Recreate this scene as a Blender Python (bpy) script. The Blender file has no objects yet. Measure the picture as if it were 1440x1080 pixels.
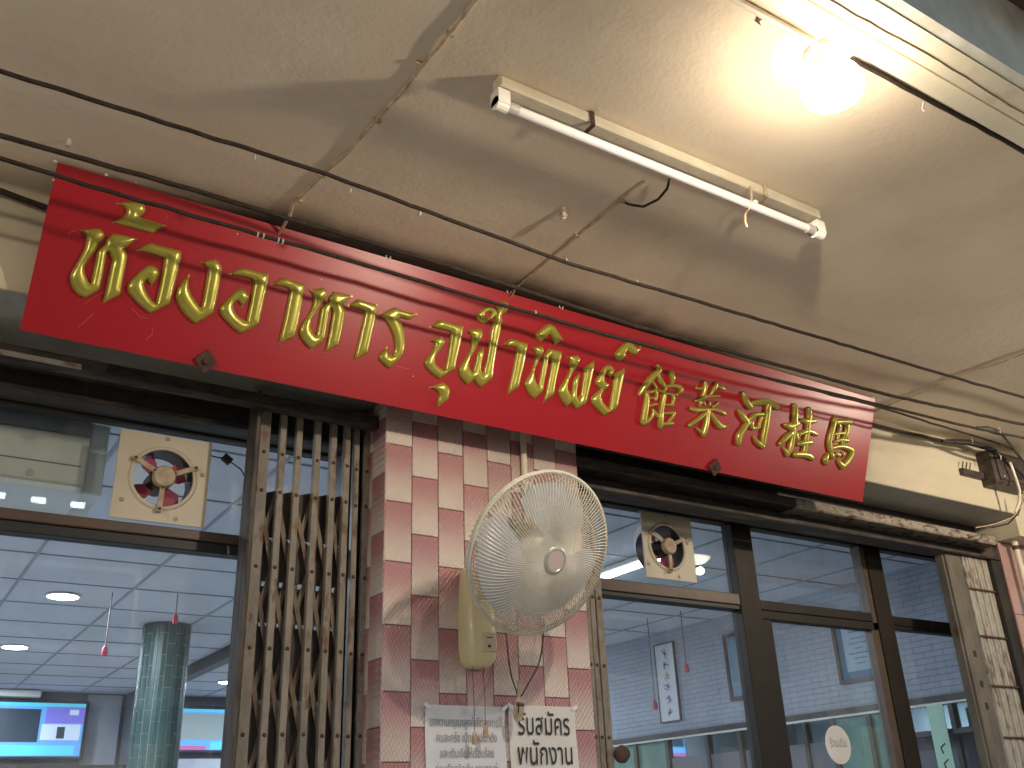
import bpy, bmesh, math, random
import numpy as np
from mathutils import Vector, Matrix
from mathutils.geometry import delaunay_2d_cdt
random.seed(7)
S = bpy.context.scene
COL = S.collection
R = math.radians

# ------------------------------------------------------------------ camera
YAW, PITCH, ROLL, FPX = R(33.758), R(24.3926), R(-2.3063), 1357.344
CAM = Vector((0, -2.75, 1.5))
_f = Vector((math.sin(YAW)*math.cos(PITCH), math.cos(YAW)*math.cos(PITCH), math.sin(PITCH)))
_r = _f.cross(Vector((0, 0, 1))).normalized()
_u = _r.cross(_f)
_c, _s = math.cos(ROLL), math.sin(ROLL)
CR, CU = _c*_r+_s*_u, -_s*_r+_c*_u
cd = bpy.data.cameras.new('camera')
cam = bpy.data.objects.new('camera', cd)
COL.objects.link(cam)
m = Matrix((CR, CU, -_f)).transposed().to_4x4()
m.translation = CAM
cam.matrix_world = m
cd.sensor_fit = 'HORIZONTAL'
cd.sensor_width = 36
cd.lens = FPX/1440*36
cd.clip_start, cd.clip_end = .02, 400
S.camera = cam

# ------------------------------------------------------------------ world, sun, exposure
w = bpy.data.worlds.new('World')
S.world = w
w.use_nodes = True
nt = w.node_tree
sky = nt.nodes.new('ShaderNodeTexSky')
sky.sky_type = 'NISHITA'
sky.sun_disc = False
sky.sun_elevation = R(14)
sky.sun_rotation = R(20)
bg = nt.nodes['Background']
nt.links.new(sky.outputs[0], bg.inputs[0])
bg.inputs[1].default_value = .09
sl = bpy.data.lights.new('sun', 'SUN')
sl.energy = .5
sl.angle = R(12)
sl.color = (1, .93, .82)
so = bpy.data.objects.new('sun', sl)
COL.objects.link(so)
sd = Vector((math.sin(R(20))*math.cos(R(14)), math.cos(R(20))*math.cos(R(14)), math.sin(R(14))))
so.rotation_euler = sd.to_track_quat('Z', 'Y').to_euler()
S.view_settings.view_transform = 'Standard'
S.view_settings.look = 'None'
S.view_settings.gamma = 1
S.view_settings.use_curve_mapping = False
S.view_settings.exposure = 1.48
LAMP_W = 18      # warm bulbs of the walkway
DOWN_W = 12      # downlights indoors

# ------------------------------------------------------------------ helpers
def ray(px, py):
    return (px-720)*CR+(540-py)*CU+FPX*_f
def on(px, py, axis, val):
    d = ray(px, py)
    return CAM+d*((val-CAM[axis])/d[axis])

class MB:
    def __init__(s): s.v, s.f = [], []
    def add(s, vs, fs):
        n = len(s.v)
        s.v += [tuple(v) for v in vs]
        s.f += [tuple(i+n for i in f) for f in fs]
        return s
    def box(s, a, b, M=None):
        x0, y0, z0 = a; x1, y1, z1 = b
        vs = [Vector(p) for p in ((x0,y0,z0),(x1,y0,z0),(x1,y1,z0),(x0,y1,z0),(x0,y0,z1),(x1,y0,z1),(x1,y1,z1),(x0,y1,z1))]
        if M: vs = [M@v for v in vs]
        return s.add(vs, [(0,3,2,1),(4,5,6,7),(0,1,5,4),(1,2,6,5),(2,3,7,6),(3,0,4,7)])
    def bbox(s, a, b, e=.004):
        """box with its front (-y) edges chamfered"""
        x0, y0, z0 = a; x1, y1, z1 = b
        vs = [(x0,y1,z0),(x1,y1,z0),(x1,y1,z1),(x0,y1,z1),(x0,y0+e,z0),(x1,y0+e,z0),(x1,y0+e,z1),(x0,y0+e,z1),
              (x0+e,y0,z0+e),(x1-e,y0,z0+e),(x1-e,y0,z1-e),(x0+e,y0,z1-e)]
        return s.add(vs, [(0,3,2,1),(0,1,5,4),(1,2,6,5),(2,3,7,6),(3,0,4,7),(4,5,9,8),(5,6,10,9),(6,7,11,10),(7,4,8,11),(8,9,10,11)])
    def cyl(s, p0, p1, r, n=16, r1=None, cap=True):
        p0, p1 = Vector(p0), Vector(p1)
        r1 = r if r1 is None else r1
        d = (p1-p0).normalized()
        a = d.orthogonal().normalized(); b = d.cross(a)
        vs = []
        for p, rr in ((p0, r), (p1, r1)):
            for i in range(n):
                t = 2*math.pi*i/n
                vs.append(p+(a*math.cos(t)+b*math.sin(t))*rr)
        fs = [(i, (i+1) % n, n+(i+1) % n, n+i) for i in range(n)]
        if cap: fs += [tuple(range(n-1, -1, -1)), tuple(range(n, 2*n))]
        return s.add(vs, fs)
    def tube(s, pts, r, n=6, closed=False):
        pts = [Vector(p) for p in pts]
        m_ = len(pts)
        vs, fs = [], []
        ref = None
        for i, p in enumerate(pts):
            if closed: d = pts[(i+1) % m_]-pts[i-1]
            else: d = pts[min(i+1, m_-1)]-pts[max(i-1, 0)]
            d.normalize()
            if ref is None: ref = d.orthogonal().normalized()
            a = (ref-d*ref.dot(d)).normalized(); ref = a
            b = d.cross(a)
            rr = r[i] if isinstance(r, (list, tuple)) else r
            for k in range(n):
                t = 2*math.pi*k/n
                vs.append(p+(a*math.cos(t)+b*math.sin(t))*rr)
        for i in range(m_ if closed else m_-1):
            j = (i+1) % m_
            for k in range(n):
                l = (k+1) % n
                fs.append((i*n+k, i*n+l, j*n+l, j*n+k))
        if not closed: fs += [tuple(range(n-1, -1, -1)), tuple(range((m_-1)*n, m_*n))]
        return s.add(vs, fs)
    def lathe(s, c, axis, prof, n=24):
        """prof: (distance along axis, radius)"""
        c, d = Vector(c), Vector(axis).normalized()
        a = d.orthogonal().normalized(); b = d.cross(a)
        vs, fs = [], []
        for h, r in prof:
            for i in range(n):
                t = 2*math.pi*i/n
                vs.append(c+d*h+(a*math.cos(t)+b*math.sin(t))*max(r, 1e-5))
        for j in range(len(prof)-1):
            for i in range(n):
                k = (i+1) % n
                fs.append((j*n+i, j*n+k, (j+1)*n+k, (j+1)*n+i))
        fs += [tuple(range(n-1, -1, -1)), tuple(range((len(prof)-1)*n, len(prof)*n))]
        return s.add(vs, fs)
    def plate_hole(s, x0, x1, z0, z1, y0, y1, cx, cz, r, n=40):
        """square plate in the xz plane with a round hole"""
        ring, out = [], []
        for i in range(n):
            t = 2*math.pi*i/n
            c, q = math.cos(t), math.sin(t)
            ring.append((cx+c*r, cz+q*r))
            k = min(((x1-cx)/c if c > 1e-9 else (x0-cx)/c if c < -1e-9 else 1e9),
                    ((z1-cz)/q if q > 1e-9 else (z0-cz)/q if q < -1e-9 else 1e9))
            out.append((cx+c*k, cz+q*k))
        for X, Z in ((x0,z0),(x1,z0),(x1,z1),(x0,z1)):
            i = min(range(n), key=lambda j: (out[j][0]-X)**2+(out[j][1]-Z)**2)
            out[i] = (X, Z)
        vs = [(x,y0,z) for x,z in ring]+[(x,y0,z) for x,z in out]+[(x,y1,z) for x,z in ring]+[(x,y1,z) for x,z in out]
        fs = []
        for i in range(n):
            j = (i+1) % n
            fs += [(i, n+i, n+j, j), (2*n+i, 2*n+j, 3*n+j, 3*n+i), (i, j, 2*n+j, 2*n+i), (n+i, 3*n+i, 3*n+j, n+j)]
        return s.add(vs, fs)

W = {}
def obj(name, mb, mat, parent=None, smooth=False, loc=None, me=None, angle=None):
    if me is None:
        me = bpy.data.meshes.new(name)
        me.from_pydata(mb.v, [], mb.f)
        b = bmesh.new(); b.from_mesh(me)
        bmesh.ops.recalc_face_normals(b, faces=b.faces)
        b.to_mesh(me); b.free()
        if mat: me.materials.append(mat)
        if smooth:
            me.polygons.foreach_set('use_smooth', [True]*len(me.polygons))
            me.set_sharp_from_angle(angle=R(angle or 40))
    o = bpy.data.objects.new(name, me)
    COL.objects.link(o)
    wl = Vector(loc) if loc is not None else Vector((0, 0, 0))
    W[o] = wl
    if parent is not None:
        o.parent = parent
        o.location = wl-W[parent]
    else: o.location = wl
    return o
def tag(o, label, cat, group=None, kind=None):
    if label: o['label'] = label
    if cat: o['category'] = cat
    if group: o['group'] = group
    if kind: o['kind'] = kind
    return o
def thing(name, label, cat, loc, group=None):
    o = bpy.data.objects.new(name, None)
    o.empty_display_size = .1
    COL.objects.link(o)
    o.location = loc
    W[o] = Vector(loc)
    return tag(o, label, cat, group)
def struct(name, mb, mat, **k):
    o = obj(name, mb, mat, **k)
    if o.parent is None: o['kind'] = 'structure'
    return o

# ------------------------------------------------------------------ materials
def mat(name, c1, c2=None, scale=8, rough=.6, metal=0, bump=0, bscale=60, coat=0, spec=.5, dirt=None, dscale=3, dlo=.5, dhi=.7, stretch=None, mix_lo=.35, mix_hi=.65):
    m_ = bpy.data.materials.new(name)
    m_.use_nodes = True
    t = m_.node_tree; N, L = t.nodes, t.links
    p = N['Principled BSDF']
    p.inputs['Roughness'].default_value = rough
    p.inputs['Metallic'].default_value = metal
    p.inputs['Coat Weight'].default_value = coat
    p.inputs['Coat Roughness'].default_value = .12
    p.inputs['Specular IOR Level'].default_value = spec
    g = N.new('ShaderNodeNewGeometry')
    mp = N.new('ShaderNodeMapping')
    L.new(g.outputs['Position'], mp.inputs[0])
    if stretch: mp.inputs['Scale'].default_value = stretch
    col = None
    def noise(sc, det=5):
        n = N.new('ShaderNodeTexNoise'); n.inputs['Scale'].default_value = sc
        n.inputs['Detail'].default_value = det; n.inputs['Roughness'].default_value = .6
        L.new(mp.outputs[0], n.inputs['Vector']); return n
    def ramp(src, lo, hi):
        r = N.new('ShaderNodeMapRange'); r.inputs[1].default_value = lo; r.inputs[2].default_value = hi
        r.interpolation_type = 'SMOOTHSTEP'
        L.new(src, r.inputs[0]); return r.outputs[0]
    def mix(f, a, b):
        x = N.new('ShaderNodeMix'); x.data_type = 'RGBA'
        L.new(f, x.inputs[0])
        for s_, v in ((x.inputs[6], a), (x.inputs[7], b)):
            if isinstance(v, tuple): s_.default_value = (*v, 1)
            else: L.new(v, s_)
        return x.outputs[2]
    cur = c1
    if c2: cur = mix(ramp(noise(scale).outputs[0], mix_lo, mix_hi), c1, c2)
    if dirt: cur = mix(ramp(noise(dscale, 8).outputs[0], dlo, dhi), cur, dirt)
    if isinstance(cur, tuple): p.inputs['Base Color'].default_value = (*cur, 1)
    else: L.new(cur, p.inputs['Base Color'])
    if bump:
        b = N.new('ShaderNodeBump'); b.inputs['Strength'].default_value = 1; b.inputs['Distance'].default_value = bump
        L.new(noise(bscale, 4).outputs[0], b.inputs['Height'])
        L.new(b.outputs[0], p.inputs['Normal'])
    m_['h'] = 1
    return m_
def emis(name, c, k):
    m_ = bpy.data.materials.new(name); m_.use_nodes = True
    p = m_.node_tree.nodes['Principled BSDF']
    p.inputs['Base Color'].default_value = (*[min(x*.5, 1) for x in c], 1)
    p.inputs['Emission Color'].default_value = (*c, 1)
    p.inputs['Emission Strength'].default_value = k
    return m_

M = {}
M['plaster'] = mat('ceiling_plaster', (.79,.675,.525), (.74,.62,.475), scale=2.2, rough=.8, bump=.0013, bscale=22, spec=.25, dirt=(.64,.52,.39), dscale=1.3, dlo=.5, dhi=.75)
# fine grain and the dark band above the sign are added to the plaster below
M['beam'] = mat('beam_paint', (.64,.57,.43), (.56,.49,.36), scale=3, rough=.6, bump=.0016, bscale=35, dirt=(.38,.31,.20), dscale=4, dlo=.58, dhi=.8, stretch=(.6,1,1.5))
M['edge_paint'] = mat('edge_beam_paint', (.84,.78,.62), (.78,.71,.55), scale=3, rough=.6, bump=.0012, bscale=35, dirt=(.60,.50,.36), dscale=4, dlo=.6, dhi=.8)
M['beam_grey'] = mat('grey_cement', (.44,.42,.36), (.36,.345,.30), scale=5, rough=.8, bump=.002, bscale=50)
M['canopy_grey'] = mat('weathered_green_grey_cement', (.74,.74,.66), (.58,.57,.50), scale=3.5, rough=.85, bump=.004, bscale=20, dirt=(.50,.40,.33), dscale=1.6)
M['canopy_brown'] = mat('brown_edge_board', (.16,.11,.09), (.11,.08,.065), scale=5, rough=.8)
M['red'] = mat('red_enamel', (.41,.006,.017), (.37,.005,.015), scale=1.2, rough=.36, coat=0, spec=.5, bump=.0009, bscale=1.4)
M['gold'] = mat('gold_lettering', (.50,.44,.085), (.42,.39,.06), scale=9, rough=.31, metal=.45, coat=.6, bump=.0005, bscale=60)
M['rust'] = mat('rusty_plate', (.10,.05,.035), (.055,.032,.025), scale=40, rough=.85, bump=.001, bscale=150)
M['chip'] = mat('bare_chip', (.75,.62,.58), rough=.6)
M['scratch'] = mat('pale_scratch', (.62,.16,.17), rough=.5)
M['darksteel'] = mat('dark_steel', (.028,.024,.022), (.016,.014,.013), scale=12, rough=.55, bump=.001, bscale=60, dirt=(.05,.035,.028), dscale=6)
M['rail'] = mat('rusty_rail', (.06,.047,.04), (.025,.02,.018), scale=14, rough=.7, bump=.0025, bscale=60, dirt=(.11,.09,.072), dscale=2.2, dlo=.52, dhi=.62, stretch=(1,4,4))
M['rail_pale'] = mat('flaking_pale_rail', (.42,.37,.32), (.30,.25,.20), scale=20, rough=.75, bump=.003, bscale=70, dirt=(.12,.07,.05), dscale=14, dlo=.52, dhi=.62, stretch=(1,2,2.5))
M['bronze'] = mat('bronze_aluminium', (.026,.018,.013), (.020,.015,.011), scale=6, rough=.55, spec=.25, metal=0, bump=.0004, bscale=120, dirt=(.04,.028,.02), dscale=5, dlo=.58, dhi=.75)
M['bronze_light'] = mat('brown_aluminium_transom', (.105,.065,.043), (.08,.05,.035), scale=7, rough=.45, metal=.1, dirt=(.055,.038,.03), dscale=4)
M['gasket'] = mat('black_gasket', (.012,.012,.013), rough=.5)
M['bar'] = mat('worn_cream_gate_paint', (.27,.235,.19), (.20,.175,.145), scale=22, rough=.6, bump=.0012, bscale=90, dirt=(.15,.075,.04), dscale=16, dlo=.53, dhi=.66, stretch=(1.6,1.6,.7))
M['slat'] = mat('dark_gate_slat', (.035,.028,.023), (.10,.075,.055), scale=25, rough=.7, stretch=(2,2,.4))
M['lattice'] = mat('rusty_lattice', (.26,.20,.14), (.12,.075,.05), scale=18, rough=.7, bump=.001, bscale=100, stretch=(1,1,.5))
M['rivet'] = mat('rusty_rivet', (.09,.045,.03), rough=.8)
M['column'] = mat('mortar_pink', (.36,.25,.24), (.30,.21,.2), scale=30, rough=.85)
M['cream'] = mat('fan_cream_plastic', (.72,.64,.40), (.66,.58,.35), scale=4, rough=.38, coat=.2)
M['plate'] = mat('exhaust_fan_cream_metal', (.60,.53,.42), (.53,.47,.37), scale=5, rough=.45, dirt=(.30,.22,.14), dscale=9, dlo=.6, dhi=.78)
M['arm'] = mat('aged_fan_arm', (.50,.40,.28), (.34,.26,.18), scale=30, rough=.5, bump=.0006, bscale=150)
M['motor'] = mat('black_motor', (.03,.026,.024), rough=.45, metal=.3)
M['pink_blade'] = mat('red_pink_blade', (.50,.12,.18), rough=.4)
M['grey_blade'] = mat('pale_fan_blade', (.55,.56,.60), rough=.3, coat=.3)
M['wire'] = mat('guard_wire', (.72,.69,.60), (.64,.60,.50), scale=30, rough=.4, metal=.1)
M['badge'] = mat('badge_silver', (.55,.53,.50), rough=.3, metal=.4)
M['badge_pink'] = mat('badge_face', (.62,.50,.48), rough=.35)
M['label_grey'] = mat('switch_label', (.50,.45,.33), rough=.5)
M['ink'] = mat('black_ink', (.02,.02,.022), rough=.6)
M['ink_grey'] = mat('grey_ink', (.22,.22,.24), rough=.6)
M['paper'] = mat('white_paper', (.74,.73,.76), (.70,.69,.73), scale=3, rough=.7, bump=.0006, bscale=9)
M['paper2'] = mat('cream_paper', (.76,.73,.70), (.70,.67,.64), scale=3, rough=.7, bump=.0006, bscale=9)
M['tape'] = mat('clear_tape', (.8,.8,.82), rough=.12, coat=1)
M['cable'] = mat('old_black_cable', (.030,.023,.020), (.055,.042,.034), scale=40, rough=.85, spec=.2, bump=.0005, bscale=200, stretch=(1,3,3))
M['tapeblack'] = mat('insulating_tape', (.028,.024,.024), rough=.45, bump=.0008, bscale=200)
M['tan_cable'] = mat('painted_tan_cable', (.58,.46,.30), (.36,.27,.18), scale=28, rough=.6)
M['cord'] = mat('brown_cord', (.09,.07,.06), rough=.6)
M['bead'] = mat('cord_bead', (.62,.50,.38), (.4,.24,.14), scale=60, rough=.5)
M['tie'] = mat('white_tie', (.52,.49,.44), rough=.5)
M['batten'] = mat('batten_enamel', (.74,.68,.54), (.66,.59,.45), scale=10, rough=.4, dirt=(.42,.33,.23), dscale=14, dlo=.6, dhi=.8)
M['tubeglass'] = mat('unlit_tube_glass', (.72,.70,.69), rough=.12, coat=.6)
M['holder'] = mat('white_lampholder', (.82,.80,.74), rough=.4)
M['conduit'] = mat('pvc_conduit', (.72,.66,.55), (.60,.53,.43), scale=10, rough=.45)
M['boxdark'] = mat('dark_junction_box', (.040,.030,.026), (.08,.06,.05), scale=25, rough=.5, bump=.0015, bscale=70)
M['ground'] = mat('paving_concrete', (.54,.47,.37), (.46,.40,.31), scale=2, rough=.85, bump=.003, bscale=30)
M['asphalt'] = mat('asphalt', (.055,.053,.05), (.04,.04,.04), scale=6, rough=.85, bump=.006, bscale=60)
M['paintline'] = mat('road_paint', (.7,.68,.6), rough=.7)
M['ctile'] = mat('white_ceiling_board', (.70,.73,.80), (.64,.68,.75), scale=3, rough=.85, bump=.0015, bscale=120)
M['tbar'] = mat('ceiling_grid_metal', (.34,.37,.43), rough=.5)
M['iwall'] = mat('grey_wallpaper', (.44,.45,.50), (.38,.39,.44), scale=6, rough=.8)
M['idark'] = mat('dark_grey_wall', (.13,.135,.165), rough=.7)
M['wood'] = mat('dark_brown_wood', (.045,.03,.024), (.03,.021,.017), scale=20, rough=.45)
M['ifloor'] = mat('grey_floor_tile', (.30,.30,.30), rough=.4)
M['green_tile'] = mat('green_glazed_tile', (.030,.078,.068), (.020,.052,.048), scale=9, rough=.42, coat=0)
M['grout'] = mat('pale_green_grout', (.30,.38,.34), rough=.8)
M['ac'] = mat('aircon_cream', (.78,.68,.52), (.72,.62,.48), scale=4, rough=.45)
M['ac_dark'] = mat('aircon_grille', (.16,.17,.19), rough=.5)
M['tvblack'] = mat('tv_bezel', (.012,.012,.02), rough=.25)
M['tassel'] = mat('red_tassel', (.55,.03,.06), rough=.7)
M['string'] = mat('thin_red_string', (.22,.12,.12), rough=.7)
M['frame_wood'] = mat('picture_frame_brown', (.09,.05,.04), rough=.35)
M['mirror'] = mat('mirror', (.40,.54,.54), rough=.03, metal=1)
M['green_panel'] = mat('pale_green_panel', (.10,.24,.20), (.07,.17,.15), scale=7, rough=.35)
M['opp'] = mat('opposite_facade', (.34,.33,.31), (.25,.24,.23), scale=1, rough=.85)
M['corr'] = mat('corrugated_white_sheet', (.62,.64,.66), rough=.5)
M['windark'] = mat('dark_window', (.04,.05,.06), rough=.1)
M['pole'] = mat('galvanised', (.4,.4,.4), rough=.4, metal=.6)

def pass_tex(m_, what):
    """extra relief and marks on a surface"""
    t = m_.node_tree; N, L = t.nodes, t.links
    p = N['Principled BSDF']
    g = N.new('ShaderNodeNewGeometry')
    if what == 'plaster':
        # trowel grain, finer, and a ragged dark band above the sign
        base = p.inputs['Base Color'].links[0].from_socket
        sx = N.new('ShaderNodeSeparateXYZ'); L.new(g.outputs['Position'], sx.inputs[0])
        n = N.new('ShaderNodeTexNoise'); n.inputs['Scale'].default_value = 3.5; n.inputs['Detail'].default_value = 7
        L.new(g.outputs['Position'], n.inputs['Vector'])
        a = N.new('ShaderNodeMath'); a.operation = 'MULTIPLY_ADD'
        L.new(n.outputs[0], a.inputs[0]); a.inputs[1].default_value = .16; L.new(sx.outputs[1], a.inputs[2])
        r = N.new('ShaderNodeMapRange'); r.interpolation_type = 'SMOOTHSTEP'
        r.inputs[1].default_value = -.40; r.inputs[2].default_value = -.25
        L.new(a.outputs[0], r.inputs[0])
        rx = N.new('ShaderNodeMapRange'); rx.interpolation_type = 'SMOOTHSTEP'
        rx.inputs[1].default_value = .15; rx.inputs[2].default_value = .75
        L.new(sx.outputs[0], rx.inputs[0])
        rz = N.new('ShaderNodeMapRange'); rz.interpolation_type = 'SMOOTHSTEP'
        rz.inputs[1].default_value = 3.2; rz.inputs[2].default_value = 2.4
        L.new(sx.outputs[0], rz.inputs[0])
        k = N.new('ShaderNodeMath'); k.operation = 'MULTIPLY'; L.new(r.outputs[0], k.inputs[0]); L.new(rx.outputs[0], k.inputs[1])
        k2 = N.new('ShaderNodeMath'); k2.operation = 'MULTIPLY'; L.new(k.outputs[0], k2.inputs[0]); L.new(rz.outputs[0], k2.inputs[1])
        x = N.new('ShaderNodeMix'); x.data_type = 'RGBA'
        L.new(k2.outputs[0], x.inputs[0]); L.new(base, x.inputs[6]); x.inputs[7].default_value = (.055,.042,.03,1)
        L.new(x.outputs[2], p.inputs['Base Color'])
        b0 = p.inputs['Normal'].links[0].from_node
        n2 = N.new('ShaderNodeTexNoise'); n2.inputs['Scale'].default_value = 75; n2.inputs['Detail'].default_value = 5
        L.new(g.outputs['Position'], n2.inputs['Vector'])
        b = N.new('ShaderNodeBump'); b.inputs['Distance'].default_value = .0012
        L.new(n2.outputs[0], b.inputs['Height']); L.new(b0.outputs[0], b.inputs['Normal'])
        # hairline trowel marks
        v = N.new('ShaderNodeTexNoise'); v.inputs['Scale'].default_value = 9; v.inputs['Detail'].default_value = 3; v.inputs['Distortion'].default_value = 2.5
        L.new(g.outputs['Position'], v.inputs['Vector'])
        b2 = N.new('ShaderNodeBump'); b2.inputs['Distance'].default_value = .0015; b2.inputs['Strength'].default_value = .5
        L.new(v.outputs[0], b2.inputs['Height']); L.new(b.outputs[0], b2.inputs['Normal'])
        L.new(b2.outputs[0], p.inputs['Normal'])
    return m_
pass_tex(M['plaster'], 'plaster')

def tile_material(name, dark, light, var=.0):
    """printed tile: rose at the top fading to cream at the bottom, embossed with slanting ribs"""
    m_ = bpy.data.materials.new(name); m_.use_nodes = True
    t = m_.node_tree; N, L = t.nodes, t.links
    p = N['Principled BSDF']
    tc = N.new('ShaderNodeTexCoord')
    sx = N.new('ShaderNodeSeparateXYZ'); L.new(tc.outputs['Object'], sx.inputs[0])
    g = N.new('ShaderNodeNewGeometry')
    n = N.new('ShaderNodeTexNoise'); n.inputs['Scale'].default_value = 6; L.new(g.outputs['Position'], n.inputs['Vector'])
    a = N.new('ShaderNodeMath'); a.operation = 'MULTIPLY_ADD'; L.new(n.outputs[0], a.inputs[0]); a.inputs[1].default_value = .03; L.new(sx.outputs[2], a.inputs[2])
    r = N.new('ShaderNodeMapRange'); r.interpolation_type = 'SMOOTHSTEP'
    r.inputs[1].default_value = .03; r.inputs[2].default_value = .20; L.new(a.outputs[0], r.inputs[0])
    oi = N.new('ShaderNodeObjectInfo')
    x = N.new('ShaderNodeMix'); x.data_type = 'RGBA'; L.new(r.outputs[0], x.inputs[0])
    x.inputs[6].default_value = (*light, 1); x.inputs[7].default_value = (*dark, 1)
    h = N.new('ShaderNodeHueSaturation'); L.new(x.outputs[2], h.inputs['Color'])
    mr = N.new('ShaderNodeMapRange'); L.new(oi.outputs['Random'], mr.inputs[0]); mr.inputs[3].default_value = .93; mr.inputs[4].default_value = 1.06
    L.new(mr.outputs[0], h.inputs['Value'])
    # grime
    n3 = N.new('ShaderNodeTexNoise'); n3.inputs['Scale'].default_value = 3.2; n3.inputs['Detail'].default_value = 8; L.new(g.outputs['Position'], n3.inputs['Vector'])
    r3 = N.new('ShaderNodeMapRange'); r3.inputs[1].default_value = .5; r3.inputs[2].default_value = .75; r3.inputs[4].default_value = .45; L.new(n3.outputs[0], r3.inputs[0])
    x3 = N.new('ShaderNodeMix'); x3.data_type = 'RGBA'; L.new(r3.outputs[0], x3.inputs[0]); L.new(h.outputs[0], x3.inputs[6]); x3.inputs[7].default_value = (.30,.20,.16,1)
    L.new(x3.outputs[2], p.inputs['Base Color'])
    p.inputs['Roughness'].default_value = .42
    p.inputs['Coat Weight'].default_value = .3; p.inputs['Coat Roughness'].default_value = .2
    ax = N.new('ShaderNodeVectorMath'); ax.operation = 'MULTIPLY'; ax.inputs[1].default_value = (1, 1, .62)
    L.new(g.outputs['Position'], ax.inputs[0])
    rot = N.new('ShaderNodeMapping'); rot.inputs['Rotation'].default_value = (0, R(38), 0); L.new(ax.outputs[0], rot.inputs[0])
    wv = N.new('ShaderNodeTexWave'); wv.inputs['Scale'].default_value = 34; wv.inputs['Distortion'].default_value = 1.2
    wv.inputs['Detail'].default_value = 1; wv.bands_direction = 'X'; L.new(rot.outputs[0], wv.inputs['Vector'])
    rot2 = N.new('ShaderNodeMapping'); rot2.inputs['Rotation'].default_value = (0, R(-52), 0); L.new(ax.outputs[0], rot2.inputs[0])
    wv2 = N.new('ShaderNodeTexWave'); wv2.inputs['Scale'].default_value = 30; wv2.inputs['Distortion'].default_value = 1
    wv2.bands_direction = 'X'; L.new(rot2.outputs[0], wv2.inputs['Vector'])
    ad = N.new('ShaderNodeMath'); ad.operation = 'MULTIPLY_ADD'; L.new(wv2.outputs[1], ad.inputs[0]); ad.inputs[1].default_value = .9; L.new(wv.outputs[1], ad.inputs[2])
    b = N.new('ShaderNodeBump'); b.inputs['Distance'].default_value = .0011; L.new(ad.outputs[0], b.inputs['Height'])
    L.new(b.outputs[0], p.inputs['Normal']); L.new(b.outputs[0], p.inputs['Coat Normal'])
    return m_
M['tile'] = tile_material('rose_to_cream_tile', (.42,.18,.20), (.65,.55,.50))
M['tile_plain'] = mat('dull_pink_tile', (.50,.31,.28), (.44,.27,.25), scale=5, rough=.35, bump=.0006, bscale=160, coat=.3)

def glass_material(name, tint, dirt=.06):
    m_ = bpy.data.materials.new(name); m_.use_nodes = True
    t = m_.node_tree; N, L = t.nodes, t.links
    N.remove(N['Principled BSDF'])
    out = N['Material Output']
    tr = N.new('ShaderNodeBsdfTransparent'); tr.inputs[0].default_value = (*tint, 1)
    gl = N.new('ShaderNodeBsdfGlossy'); gl.inputs['Roughness'].default_value = .01
    fr = N.new('ShaderNodeFresnel')
    gb = N.new('ShaderNodeNewGeometry')      # both faces of the sheet reflect alike
    mi = N.new('ShaderNodeMapRange'); L.new(gb.outputs['Backfacing'], mi.inputs[0]); mi.inputs[3].default_value = 1.33; mi.inputs[4].default_value = 1/1.33
    L.new(mi.outputs[0], fr.inputs[0])
    mx = N.new('ShaderNodeMixShader'); L.new(fr.outputs[0], mx.inputs[0]); L.new(tr.outputs[0], mx.inputs[1]); L.new(gl.outputs[0], mx.inputs[2])
    df = N.new('ShaderNodeBsdfDiffuse'); df.inputs[0].default_value = (.45,.48,.52,1)
    g = N.new('ShaderNodeNewGeometry')
    mp = N.new('ShaderNodeMapping'); mp.inputs['Scale'].default_value = (3, 3, .9); L.new(g.outputs['Position'], mp.inputs[0])
    n = N.new('ShaderNodeTexNoise'); n.inputs['Scale'].default_value = 2.2; n.inputs['Detail'].default_value = 6; L.new(mp.outputs[0], n.inputs['Vector'])
    r = N.new('ShaderNodeMapRange'); r.inputs[1].default_value = .45; r.inputs[2].default_value = .8; r.inputs[3].default_value = dirt*.5; r.inputs[4].default_value = dirt*2.2
    L.new(n.outputs[0], r.inputs[0])
    m2 = N.new('ShaderNodeMixShader'); L.new(r.outputs[0], m2.inputs[0]); L.new(mx.outputs[0], m2.inputs[1]); L.new(df.outputs[0], m2.inputs[2])
    L.new(m2.outputs[0], out.inputs['Surface'])
    return m_
M['glass'] = glass_material('window_glass', (.88,.94,.98))

# ------------------------------------------------------------------ ground, road, far side of the street
struct('pavement', MB().box((-14,-4.2,-.12), (18,.15,0)), M['ground'])
struct('road', MB().box((-60,-11.2,-.2), (70,-4.2,-.11)), M['asphalt'])
struct('ground', MB().box((-90,-90,-.4), (100,60,-.204)), M['ground'])
for k in range(10):
    struct('lane_marking' , MB().box((-22+k*5,-7.76,-.11), (-20+k*5,-7.64,-.106)), M['paintline'])
struct('far_pavement', MB().box((-60,-14,-.2), (70,-11.2,0)), M['ground'])
t = thing('shophouse', 'long grey two storey shophouse across the street with a corrugated awning', 'building', (2,-17,0))
obj('wall', MB().box((-16,-20,0), (22,-14,6.6)), M['opp'], t)
mb = MB()
xs = np.arange(-16, 22, .12)
vs, fs = [], []
for i, x in enumerate(xs):
    dz = .02 if i % 2 else -.02
    vs += [(x,-13.98,3.7+dz), (x,-12.2,3.25+dz)]
for i in range(len(xs)-1): fs.append((2*i, 2*i+1, 2*i+3, 2*i+2))
mb.add(vs, fs)
obj('awning', mb, M['corr'], t)
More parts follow.
